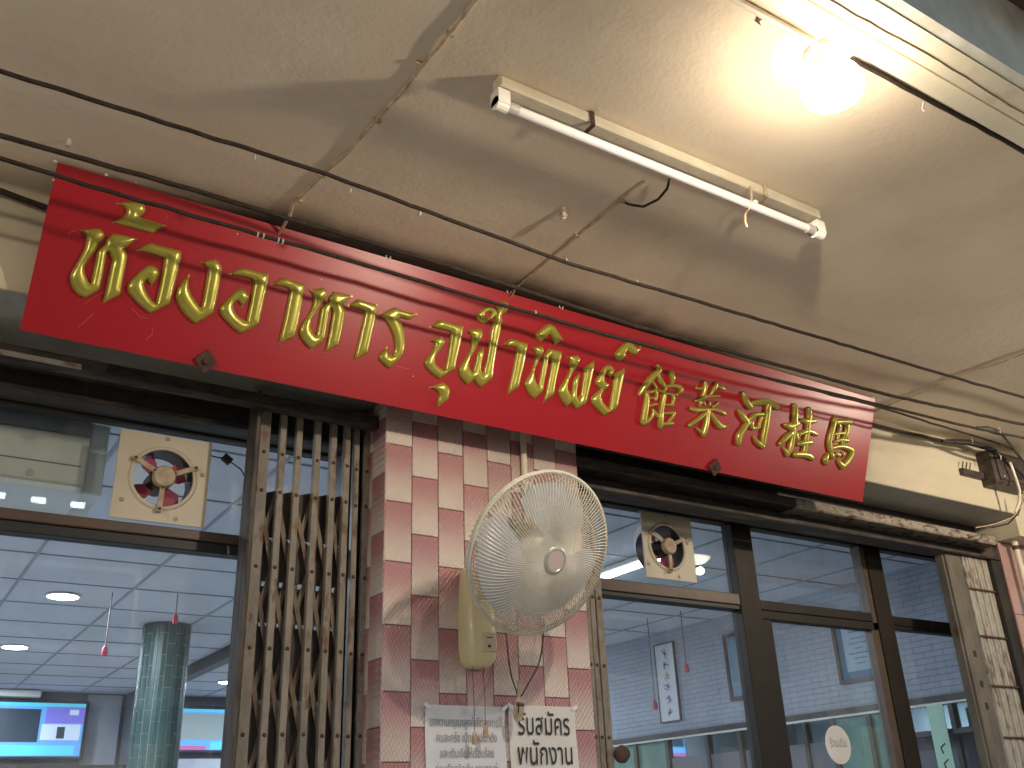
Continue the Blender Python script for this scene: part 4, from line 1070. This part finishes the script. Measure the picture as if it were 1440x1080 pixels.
# ------------------------------------------------------------------ wall fan
FN = Vector((.0708,-.8288,-.4583)).normalized()
FC = CAM+ray(760,778)/FPX*2.9
FR = .250
fan = thing('wall_fan', 'cream wall fan with a round wire guard mounted on the tiled pillar', 'fan', (1.64,0,2.1))
FX = Vector((0,0,1)).cross(FN).normalized(); FY = FN.cross(FX).normalized()
def fp(a, r_, h=0): return FC+FX*(r_*math.cos(a))+FY*(r_*math.sin(a))+FN*h
def ring(r_, h, n=64): return [fp(2*math.pi*i/n, r_, h) for i in range(n)]
obj('rim_band', MB().tube(ring(FR, 0), .0062, 8, True), M['wire'], fan, smooth=True)
obj('rim_clip_band', MB().tube(ring(FR-.001, -.011), .005, 6, True), M['wire'], fan, smooth=True)
g1 = MB(); g2 = MB()
NW = 124
for i in range(NW):
    a = 2*math.pi*i/NW
    g1.tube([fp(a+.30*(1-q), .042+(FR-.044)*q, .072*math.sqrt(max(0,1-q**2.2))+.002) for q in (0,.12,.25,.4,.55,.7,.82,.92,.975,1)], .00135, 4)
NB = 90
for i in range(NB):
    a = 2*math.pi*(i+.5)/NB
    g2.tube([fp(a, .06+(FR-.062)*q, -.012-.085*math.sqrt(max(0,1-q**2.6))) for q in (0,.2,.4,.6,.8,.93,1)], .0012, 4)
o = obj('front_guard', g1, M['wire'], fan, smooth=True)
for r_ in (.105, .165): obj('guard_ring', MB().tube(ring(r_, .002+.072*math.sqrt(1-((r_-.042)/(FR-.044))**2.2)-.003), .0014, 5, True), M['wire'], o)
o = obj('back_guard', g2, M['wire'], fan, smooth=True)
for r_ in (.12, .19): obj('guard_ring', MB().tube(ring(r_, -.012-.085*math.sqrt(1-((r_-.06)/(FR-.062))**2.6)+.003), .0014, 5, True), M['wire'], o)
hub = obj('centre_badge', MB().lathe(FC+FN*.066, FN, [(0,.042),(.008,.043),(.013,.038),(.0135,.033),(.0115,.031)], 36), M['badge'], fan, smooth=True)
obj('badge_face', MB().lathe(FC+FN*.0775, FN, [(0,.0305),(.0015,.030)], 32), M['badge_pink'], hub)
obj('blade_hub', MB().lathe(FC-FN*.045, FN, [(0,.066),(.03,.064),(.055,.05),(.064,.03),(.066,.004)], 28), M['wire'], fan, smooth=True)
for k in range(3):
    a0 = R(70+120*k)
    vs, fs = [], []
    nu, nv = 9, 9
    for i in range(nu):
        q = i/(nu-1); r_ = .042+q*.175
        hw = R(31+22*math.sin(math.pi*min(1,q*1.02)*.78))
        if q > .9: hw *= 1-(q-.9)*2.2
        for j in range(nv):
            s_ = j/(nv-1)*2-1
            a = a0+hw*s_+.25*q
            vs.append(fp(a, r_, -.015+s_*(.027-.008*q)+.006*math.cos(s_*1.5)))
    for i in range(nu-1):
        for j in range(nv-1): fs.append((i*nv+j, i*nv+j+1, (i+1)*nv+j+1, (i+1)*nv+j))
    n0 = len(vs); vs += [v-FN*.0025 for v in vs]
    fs += [tuple(n0+q for q in f[::-1]) for f in fs]
    obj('blade', MB().add(vs, fs), M['grey_blade'], fan, smooth=True)
obj('motor_housing', MB().lathe(FC-FN*.10, -FN, [(-.03,.05),(0,.062),(.03,.066),(.07,.060),(.10,.045),(.112,.02)], 28), M['cream'], fan, smooth=True)
mp = FC-FN*.16
base_p = Vector((1.655,-.06,2.20))
obj('arm', MB().tube([mp+Vector((0,.01,-.03)), mp.lerp(base_p,.35)+Vector((0,.0,-.05)), mp.lerp(base_p,.75)+Vector((0,0,-.04)), base_p], [.028,.024,.026,.034], 12), M['cream'], fan, smooth=True)
# wall box: a long rounded shell, deepest low down
bxc = 1.648
rows = [(2.275,.034,.030),(2.262,.048,.045),(2.20,.054,.062),(2.10,.058,.072),(2.02,.058,.078),(1.975,.054,.072),(1.957,.042,.055),(1.950,.028,.038)]
vs, fs = [], []
K = 16
for z, hw, dp in rows:
    for k in range(K+1):
        a = math.pi*k/K
        c_, s_ = math.cos(a), math.sin(a)
        ex = .55
        vs.append((bxc+hw*math.copysign(abs(c_)**ex, c_), -dp*abs(s_)**ex-.0005, z))
for i in range(len(rows)-1):
    for k in range(K): a = i*(K+1)+k; fs.append((a, a+1, a+K+2, a+K+1))
fs += [tuple(range(K+1)), tuple(range((len(rows)-1)*(K+1), len(rows)*(K+1)))]
fb = obj('switch_box', MB().add(vs, fs), M['cream'], fan, smooth=True)
obj('label_panel', MB().bbox((bxc-.012,-.0795,1.995), (bxc+.036,-.072,2.055), .002), M['label_grey'], fb)
obj('indicator', MB().cyl((bxc+.010,-.0798,2.012), (bxc+.010,-.083,2.012), .0045, 10), M['gasket'], fb)
obj('printed_mark', MB().box((bxc+.000,-.0802,2.038), (bxc+.024,-.0797,2.041)), M['ink'], fb)
for k, (xt, zb) in enumerate(((bxc-.034,1.722),(bxc+.006,1.742))):
    xb = xt
    obj('pull_cord', MB().tube([(xt,-.045,1.952),(xt+.001,-.05,1.85),(xb,-.05,zb+.03)], .0012, 5), M['cord'], fan)
    obj('cord_bead', MB().lathe((xb,-.05,zb+.036), (0,0,-1), [(0,.003),(.006,.007),(.028,.009),(.036,.0095),(.038,.006)], 12), M['bead'], fan, smooth=True)
t = thing('power_lead', 'brown power lead looped and knotted below the fan on the pillar', 'cable', (1.75,-.06,1.9))
def Q_(px, py): return P(px, py, -.07)
def sm(pts, k=5):
    out = []
    n = len(pts)
    for i in range(n-1):
        p0, p1, p2, p3 = pts[max(i-1,0)], pts[i], pts[i+1], pts[min(i+2,n-1)]
        for j in range(k):
            f = j/k; out.append(.5*((2*p1)+(p2-p0)*f+(2*p0-5*p1+4*p2-p3)*f*f+(3*p1-p0-3*p2+p3)*f**3))
    out.append(pts[-1]); return out
obj('lead', MB().tube(sm([Q_(711,880),Q_(714,915),Q_(719,950),Q_(727,975),Q_(729,1003)]), .0028, 6), M['cord'], t, smooth=True)
obj('lead', MB().tube(sm([Q_(765,870),Q_(763,905),Q_(757,935),Q_(741,965),Q_(730,985)]), .0028, 6), M['cord'], t, smooth=True)
for dx in (-.006, 0, .006):
    obj('coil', MB().tube(sm([Q_(729,957)+Vector((dx,-.004,0)),Q_(727,980)+Vector((dx*.3,-.008,0)),Q_(723,1000)+Vector((dx,-.006,0)),Q_(727,1014)+Vector((dx,-.006,0)),Q_(731,1000)+Vector((dx,-.01,0)),Q_(730,980)+Vector((dx,-.008,0))]), .003, 6), M['arm'], t, smooth=True)
obj('knot', MB().tube([Q_(724,990)+Vector((0,-.012,0)),Q_(733,992)+Vector((0,-.012,0))], .006, 8), M['cord'], t, smooth=True)

# ------------------------------------------------------------------ paper notices on the pillar
def notice(x0, x1, ztop_, h, m_, lines, label, inkm):
    y = -.0025
    t = thing('paper_notice', label, 'notice', ((x0+x1)/2,y,ztop_-h))
    vs, fs = [], []
    nx, nz = 8, 10
    for i in range(nx+1):
        for j in range(nz+1):
            u, v = i/nx, j/nz
            vs.append((x0+(x1-x0)*u+.002*math.sin(v*5), y-.003*abs(math.sin(u*3+v*4))-(.006 if (u in (0,1) and j == nz) else 0)*.5, ztop_-h+h*v))
    for i in range(nx):
        for j in range(nz): a = i*(nz+1)+j; fs.append((a, a+nz+1, a+nz+2, a+1))
    n0 = len(vs); vs += [(a, b+.0006, c) for a, b, c in vs]; fs += [tuple(n0+q for q in f[::-1]) for f in fs]
    sh = obj('sheet', MB().add(vs, fs), M[m_], t, smooth=True)
    for body, size, z, wd, mm in lines:
        text_mesh(body, size, M[mm], ((x0+x1)/2, y-.0062, z), sh, w_=wd, offset=.0005 if size > .06 else 0)
    for cx_ in (x0+.004, x1-.004):
        obj('tape', MB().box((-.012,-.0002,-.006), (.012,.0002,.006), Matrix.Translation((cx_,y-.0068,ztop_-.004))@Matrix.Rotation(R(35 if cx_ < (x0+x1)/2 else -35),4,'Y')), M['tape'], t)
z1 = 1.838
notice(1.469,1.757,z1,.40,'paper',[('ขอความกรุณาลูกค้าที่ต้องการใช้',.036,z1-.062,.262,'ink_grey'),('คนละครึ่ง เปิดแอปเป๋าตัง',.036,z1-.107,.215,'ink_grey'),('และเติมเงินให้เรียบร้อย',.036,z1-.152,.19,'ink_grey'),('ก่อนเรียกคิดเงิน ขอบคุณค่ะ',.036,z1-.197,.225,'ink_grey')],
       'white notice with four small grey lines of Thai print, left of the two', 'ink_grey')
z2 = 1.845
notice(1.772,2.038,z2,.40,'paper2',[('รับสมัคร',.094,z2-.090,.205,'ink'),('พนักงาน',.094,z2-.180,.215,'ink'),('โทร.0841499542',.05,z2-.236,.215,'ink_grey')],
       'white job notice with two large black lines of Thai print, right of the two', 'ink')

# ------------------------------------------------------------------ interior
IZ = 2.80
struct('interior_floor', MB().box((-1.7,.15,-.02), (5.4,8.0,.004)), M['ifloor'])
struct('interior_back_wall', MB().box((-1.7,7.8,0), (5.4,7.95,3.4)), M['idark'])
struct('interior_left_wall', MB().box((-1.75,.3,0), (-1.6,7.8,3.4)), M['iwall'])
brickm = mat('whitewashed_brick_paint', (.40,.43,.50), (.36,.39,.46), scale=5, rough=.7)
def brick_bump(m_):
    t_ = m_.node_tree; N, L = t_.nodes, t_.links
    p = N['Principled BSDF']; g = N.new('ShaderNodeNewGeometry')
    s_ = N.new('ShaderNodeSeparateXYZ'); L.new(g.outputs['Position'], s_.inputs[0])
    c_ = N.new('ShaderNodeCombineXYZ'); L.new(s_.outputs[1], c_.inputs[0]); L.new(s_.outputs[2], c_.inputs[1])
    b = N.new('ShaderNodeTexBrick'); L.new(c_.outputs[0], b.inputs['Vector']); b.inputs['Scale'].default_value = 1
    b.inputs['Brick Width'].default_value = .13; b.inputs['Row Height'].default_value = .034; b.inputs['Mortar Size'].default_value = .0025
    b.inputs['Mortar Smooth'].default_value = .6
    bp = N.new('ShaderNodeBump'); bp.invert = True; bp.inputs['Distance'].default_value = .003; L.new(b.outputs['Fac'], bp.inputs['Height']); L.new(bp.outputs[0], p.inputs['Normal'])
    x = N.new('ShaderNodeMix'); x.data_type = 'RGBA'; L.new(b.outputs['Fac'], x.inputs[0])
    L.new(p.inputs['Base Color'].links[0].from_socket, x.inputs[6]); x.inputs[7].default_value = (.33,.36,.43,1); L.new(x.outputs[2], p.inputs['Base Color'])
brick_bump(brickm)
struct('interior_right_wall', MB().box((5.16,.32,0), (5.31,7.8,3.4)), brickm)
t = thing('back_wallpaper_panel', 'pale grey panel on the far wall beside the television', 'wall panel', (1.9,7.77,2.2))
obj('panel', MB().box((1.90,7.775,1.3), (2.22,7.7995,2.79)), M['iwall'], t)
t = thing('back_wallpaper_panel', 'pale grey panel on the far wall below the second television', 'wall panel', (3.4,7.77,1.5))
obj('panel', MB().box((2.75,7.775,1.2), (5.1,7.7995,2.2)), M['iwall'], t)
t = thing('wall_cabinet', 'dark wooden cabinet along the far wall under the televisions', 'cabinet', (1.4,7.5,0))
obj('carcass', MB().box((-.8,7.35,0), (2.25,7.77,2.12)), M['wood'], t)
for k in range(5): obj('cabinet_door', MB().bbox((-.78+k*.6,7.335,.1), (-.20+k*.6,7.3495,2.05), .004), M['wood'], t)
t = thing('wall_pier', 'dark pier against the far wall behind the green column', 'pier', (2.4,7.6,0))
obj('pier_shaft', MB().box((2.26,7.30,0), (2.62,7.79,2.80)), M['idark'], t)
t = thing('ceiling_beam', 'dark boxed beam running back under the white ceiling boards', 'beam', (2.35,4.0,2.7))
obj('beam_box', MB().box((2.29,4.3,2.71), (2.38,7.299,2.7995)), M['wood'], t)
# ceiling grid: boards 0.6 x 0.6 laid in a metal T grid
ceil = struct('interior_ceiling', MB().box((-1.75,.34,2.865), (5.3,7.9,2.90)), M['idark'])
gx = [1.213-.6*k for k in range(5)][::-1]+[1.213+.6*k for k in range(1,7)]
gy = [.67+.6*k for k in range(12)]
mb = MB()
for x in gx: mb.box((x-.008,.34,IZ-.002), (x+.008,7.8,IZ+.003))
for y in gy: mb.box((-1.6,y-.006,IZ-.0012), (5.16,y+.006,IZ+.0025))
obj('grid_bar', mb, M['tbar'], ceil)
xs_ = [-1.6]+gx+[5.16]; ys_ = [.34]+gy+[7.8]
cell = {}
DL = [(.893,1.53),(.893,3.39),(.893,5.25),(.893,7.1),(2.9,6.6),(4.1,4.9),(4.1,6.6),(2.9,1.6),(-.9,3.39),(-.9,5.25)]
for i in range(len(xs_)-1):
    for j in range(len(ys_)-1):
        a0, a1, b0, b1 = xs_[i]+.004, xs_[i+1]-.004, ys_[j]+.004, ys_[j+1]-.004
        key = (round(a1-a0,3), round(b1-b0,3))
        if key not in cell:
            q = MB().box((0,0,0), (a1-a0,b1-b0,.012)); me = bpy.data.meshes.new('ceiling_board'); me.from_pydata(q.v, [], q.f); me.materials.append(M['ctile']); cell[key] = me
        obj('ceiling_board', None, None, ceil, me=cell[key], loc=(a0,b0,IZ+.0032+random.uniform(0,.002)))
downm = emis('downlight_face', (.80,.92,1), 14)
names = ['nearest the window in the left row','upper left one of the two seen through the left window','lower left one seen through the left window beside the television','deepest in the left row','deep in the room near the pier','by the far end of the right wall','at the far right corner','near the window right of the pillar','over the left wall, nearer','over the left wall, deeper']
for k, (x, y) in enumerate(DL):
    t = thing('downlight', 'round white downlight '+names[k], 'downlight', (x,y,IZ), 'downlights in the restaurant ceiling')
    obj('trim_ring', MB().lathe((x,y,IZ-.0025), (0,0,-1), [(0,.098),(.004,.096),(.006,.088)], 32), M['holder'], t, smooth=True)
    obj('light_face', MB().lathe((x,y,IZ-.009), (0,0,-1), [(0,.085),(.001,.084)], 32), downm, t)
    l = bpy.data.lights.new('downlight_light', 'AREA'); l.shape = 'DISK'; l.size = .17; l.energy = DOWN_W; l.color = (.91,.95,1)
    lo = bpy.data.objects.new('downlight_light', l); COL.objects.link(lo); lo.parent = t; lo.location = (0,0,-.014)
# lit tube in the right room
t = thing('ceiling_tube_light', 'lit white tube light on the ceiling seen behind the right exhaust fan', 'light fixture', (3.3,1.5,IZ))
obj('tray', MB().box((3.42,1.0,IZ-.03), (3.50,2.15,IZ-.003)), M['holder'], t)
obj('tube', MB().cyl((3.46,1.02,IZ-.045), (3.46,2.13,IZ-.045), .014, 12), emis('lit_tube', (.80,.90,1), 3.5), t, smooth=True)
# pull strings with red tassels
def hang(x, y, zb, label, red=True):
    t = thing('pull_string', label, 'pull string', (x,y,IZ), 'red ended strings hanging from the restaurant ceiling')
    obj('string', MB().cyl((x,y,IZ), (x,y,zb+.02), .0035, 5), M['string'], t)
    obj('tassel', MB().lathe((x,y,zb+.03), (0,0,-1), [(0,.004),(.015,.014),(.045,.018),(.06,.012)], 8), M['tassel'], t, smooth=True)
p = P(148,910,3.2); hang(p.x,3.2,p.z-.02, 'thin string with a red end hanging left of the green column')
p = P(247,865,3.1); hang(p.x,3.1,p.z-.02, 'thin string with a red end hanging right above the green column')
p = P(921,987,2.6); hang(p.x,2.6,p.z-.02, 'string with a red end hanging left of the calligraphy scroll')
p = P(965,935,2.3); hang(p.x,2.3,p.z-.02, 'string with a red end hanging right of the calligraphy scroll')
# green tiled column
gc = thing('green_column', 'round column clad in upright dark green tiles inside the restaurant', 'column', (1.68,4.1,0))
CRad, NC = .150, 18
obj('column_core', MB().cyl((1.68,4.1,0), (1.68,4.1,IZ-.001), CRad, 36), M['grout'], gc, smooth=True)
tw = 2*math.pi*CRad/NC
def gtile(h_):
    q = MB(); w_ = tw-.006
    x0, x1 = -w_/2, w_/2
    d = .005
    vs = [(x0,0,0),(x1,0,0),(x1,0,h_),(x0,0,h_),(x0,-d*.6,0),(0,-d-.0015,0),(x1,-d*.6,0),(x1,-d*.6,h_),(0,-d-.0015,h_),(x0,-d*.6,h_)]
    q.add(vs, [(0,1,2,3),(4,5,8,9),(5,6,7,8),(0,4,9,3),(1,2,7,6),(0,1,6,5,4),(3,9,8,7,2)])
    me = bpy.data.meshes.new('tile'); me.from_pydata(q.v, [], q.f); me.materials.append(M['green_tile']); return me
gt = gtile(.134)
for c in range(NC):
    a = 2*math.pi*c/NC
    z = 2.797-.134-.14*9+(.07 if c % 2 else 0)
    while z+.134 < IZ+.001:
        o = bpy.data.objects.new('tile', gt); COL.objects.link(o); o.parent = gc
        o.rotation_euler = (0,0,a)
        loc = Vector((1.68+math.sin(a)*CRad, 4.1-math.cos(a)*CRad, z)); o.location = loc-W[gc]; W[o] = loc
        z += .14
for c in range(1, NC, 2):
    a = 2*math.pi*c/NC
    if c == 1: gh = gtile(.064)
    o = bpy.data.objects.new('tile', gh); COL.objects.link(o); o.parent = gc
    o.rotation_euler = (0,0,a)
    loc = Vector((1.68+math.sin(a)*CRad, 4.1-math.cos(a)*CRad, 2.733)); o.location = loc-W[gc]; W[o] = loc
# televisions on the far wall
scr1 = emis('screen_cyan', (.16,.45,.95), 0.23); scr2 = emis('screen_violet', (.26,.22,.85), 0.21); scr3 = emis('screen_turquoise', (.12,.75,.95), 0.23)
scrd = emis('screen_dark', (.03,.05,.08), 0.13); scrg = emis('screen_grey', (.35,.42,.42), 0.17); scrw = emis('screen_white', (.7,.8,1), 0.23); scrp = emis('screen_pink', (.7,.15,.45), 0.19)
def tv(x0, x1, z0, z1, label, pic, y=7.70):
    t = thing('television', label, 'television', ((x0+x1)/2,y,z0), 'televisions on the far wall')
    obj('bezel', MB().bbox((x0,y,z0), (x1,y+.05,z1), .006), M['tvblack'], t)
    obj('wall_bracket', MB().box((x0+.3,y+.0505,z0+.15), (x1-.3,7.774,z1-.15)), M['tvblack'], t)
    b = .028; a0, a1, c0, c1 = x0+b, x1-b, z0+b, z1-b
    w_, h_ = a1-a0, c1-c0
    s_ = obj('screen', MB().box((a0,y-.002,c0), (a1,y-.0005,c1)), scr1, t)
    def q(u0,u1,v0,v1,mm,d=.001): obj('screen_area', MB().box((a0+w_*u0,y-.002-d*2,c0+h_*v0), (a0+w_*u1,y-.002-d,c0+h_*v1)), mm, s_)
    q(.0,1,.93,1,scr3); q(.70,1,.62,.93,scr2); q(0,.35,.0,.10,scrp); q(.40,.95,.02,.2,scr3); q(.68,.98,.30,.60,scrw); q(.80,.86,.33,.55,scrd,.002)
    q(.02,.66,.26,.88,pic,.002); q(.88,.95,.78,.88,scrw,.002)
tv(.70,1.905,2.19,2.72, 'television showing a blue screen, left of the green column', scrd)
tv(2.70,3.72,2.25,2.70, 'television showing a blue screen with a pale picture, right of the green column', scrg)
t = thing('wall_air_conditioner', 'small white air conditioner high on the far wall at the left edge', 'air conditioner', (.9,7.6,2.75))
obj('casing', MB().bbox((.55,7.60,2.735), (1.45,7.79,2.795), .01), M['holder'], t)

# air conditioner close behind the left transom glass
t = thing('air_conditioner', 'cream air conditioner casing behind the transom glass at the far left', 'air conditioner', (-.2,.45,2.45))
obj('casing', MB().bbox((-.9,.40,2.512), (.468,.70,2.677), .006), M['ac'], t)
obj('top_grille', MB().bbox((-.9,.405,2.681), (.468,.70,2.745), .003), M['ac_dark'], t)
obj('bottom_lip', MB().bbox((-.9,.394,2.484), (.465,.70,2.509), .006), M['holder'], t)
obj('louvre', MB().box((-.86,.3975,2.572), (.452,.3992,2.576)), M['ac_dark'], t)
obj('maker_disc', MB().cyl((.31,.3995,2.532), (.31,.397,2.532), .012, 20), M['badge'], t)
obj('side_bracket', MB().bbox((.474,.44,2.502), (.53,.70,2.74), .004), M['canopy_grey'], t)

# things on the right hand wall
xw = 5.158
t = thing('calligraphy_scroll', 'narrow hanging scroll of coloured Chinese calligraphy on the right wall', 'scroll', (xw,3.0,2.15))
y0, y1, z0, z1 = 2.890, 3.100, 2.145, 2.705
obj('backing', MB().box((xw-.012,y0,z0), (xw,y1,z1)), M['paper'], t)
mb = MB()
for a, b in (((y0-.008,z0-.008),(y1+.008,z0)),((y0-.008,z1),(y1+.008,z1+.008)),((y0-.008,z0),(y0,z1)),((y1,z0),(y1+.008,z1))): mb.box((xw-.018,a[0],a[1]), (xw,b[0],b[1]))
obj('frame', mb, M['frame_wood'], t)
cols = [mat('scroll_ink_blue',(.06,.09,.2),rough=.7), mat('scroll_ink_olive',(.28,.30,.05),rough=.7), mat('scroll_ink_violet',(.14,.12,.32),rough=.7), mat('scroll_ink_green',(.05,.16,.10),rough=.7)]
for k in range(6):
    zc = z1-.075-k*.083; yc = (y0+y1)/2
    mb = MB()
    for s_ in range(6):
        a = random.uniform(0, math.pi); l_ = random.uniform(.012,.03); oy, oz = random.uniform(-.018,.018), random.uniform(-.022,.022)
        mb.tube([(xw-.0125,yc+oy-l_*math.cos(a),zc+oz-l_*math.sin(a)),(xw-.0125,yc+oy+l_*math.cos(a),zc+oz+l_*math.sin(a))], .0028, 4)
    obj('brush_character', mb, cols[(0,0,1,2,2,3)[k]], t)
def picture(name, label, y0, y1, z0, z1, fm, mm, inner, cat='picture', marks=None, mount=None):
    t = thing(name, label, cat, (xw,(y0+y1)/2,z0))
    b = .022
    mb = MB()
    for a0, a1, b0, b1 in ((y0,y1,z0,z0+b),(y0,y1,z1-b,z1),(y0,y0+b,z0+b,z1-b),(y1-b,y1,z0+b,z1-b)): mb.box((xw-.028,a0,b0), (xw,a1,b1))
    obj('frame', mb, fm, t)
    obj('mount', MB().box((xw-.010,y0+b,z0+b), (xw-.002,y1-b,z1-b)), mm, t)
    q = inner
    o = obj('sheet', MB().box((xw-.013,y0+q,z0+q), (xw-.0105,y1-q,z1-q)), M['paper'] if marks else M['plate'], t)
    if marks:
        for zz, hw in marks: obj('print_line', MB().box((xw-.0142,(y0+y1)/2-hw,zz), (xw-.0132,(y0+y1)/2+hw,zz+.008)), M['ink_grey'], o)
    obj('glazing', MB().box((xw-.022,y0+b,z0+b), (xw-.019,y1-b,z1-b)), M['glass'], t)
blue = mat('pale_blue_mount', (.42,.56,.60), rough=.6); pur = mat('violet_blue_mat', (.16,.13,.30), (.10,.24,.34), scale=7, rough=.5, mix_lo=.45, mix_hi=.55)
picture('framed_picture', 'brown framed picture with a pale blue mount, half behind the door mullion', 2.03,2.345,2.215,2.665, M['frame_wood'], blue, .085)
picture('framed_certificate', 'certificate in a purple and blue frame seen through the door glass', 1.03,1.385,2.205,2.62, M['frame_wood'], pur, .065, 'certificate', [(2.50,.06),(2.46,.05),(2.43,.07),(2.40,.03),(2.37,.08),(2.34,.05),(2.31,.03)])
# rail, mirrors and dark posts below
t = thing('wall_mirror', 'long mirror under the dark rail along the right wall', 'mirror', (xw,3,1))
obj('top_rail', MB().box((xw-.05,.34,2.028), (xw,7.7,2.062)), M['wood'], t)
obj('pale_strip', MB().box((xw-.04,.34,2.014), (xw,7.7,2.0275)), M['holder'], t)
ym = [.36,.98,1.50,2.30,3.05,3.42,4.3,5.4,6.6,7.7]
for k in range(len(ym)-1):
    obj('mirror_pane', MB().box((xw-.008,ym[k]+.001,.9), (xw-.002,ym[k+1]-.001,2.013)), M['mirror'] if k not in (1,4,5) else M['green_panel'], t)
    obj('post', MB().box((xw-.03,ym[k]-.018,.9), (xw-.0085,ym[k]+.018,2.013)), M['wood'], t)
for a, b in ((1.53,2.27),(2.33,3.02),(.39,.95)):
    obj('lower_panel', MB().box((xw-.016,a,.9), (xw-.0085,b,1.885)), M['idark'], t)
for y in (2.62,1.22,1.72,.66):
    obj('post', MB().box((xw-.034,y-.014,.9), (xw-.0165,y+.014,2.013)), M['wood'], t)
obj('dado', MB().box((xw-.02,.34,.01), (xw,7.7,.899)), M['wood'], t)
t = thing('wall_shelf', 'dark shelf bar across the mirror near the folded gate', 'shelf', (xw-.1,.7,1.85))
obj('shelf_board', MB().box((xw-.16,.34,1.845), (xw-.055,1.0,1.87)), M['wood'], t)
t = thing('paper_banner', 'pale green hanging paper strip with dark script beyond the right window', 'banner', (xw-.06,.62,1.6))
o = obj('strip', MB().box((xw-.19,.60,1.45), (xw-.186,.70,2.0)), mat('pale_green_paper', (.45,.66,.52), rough=.6), t)
mb = MB()
for k in range(4): mb.tube([(xw-.191,.63,1.80-k*.08),(xw-.191,.66,1.78-k*.08),(xw-.191,.65,1.75-k*.08)], .004, 4)
obj('script', mb, M['ink'], t)
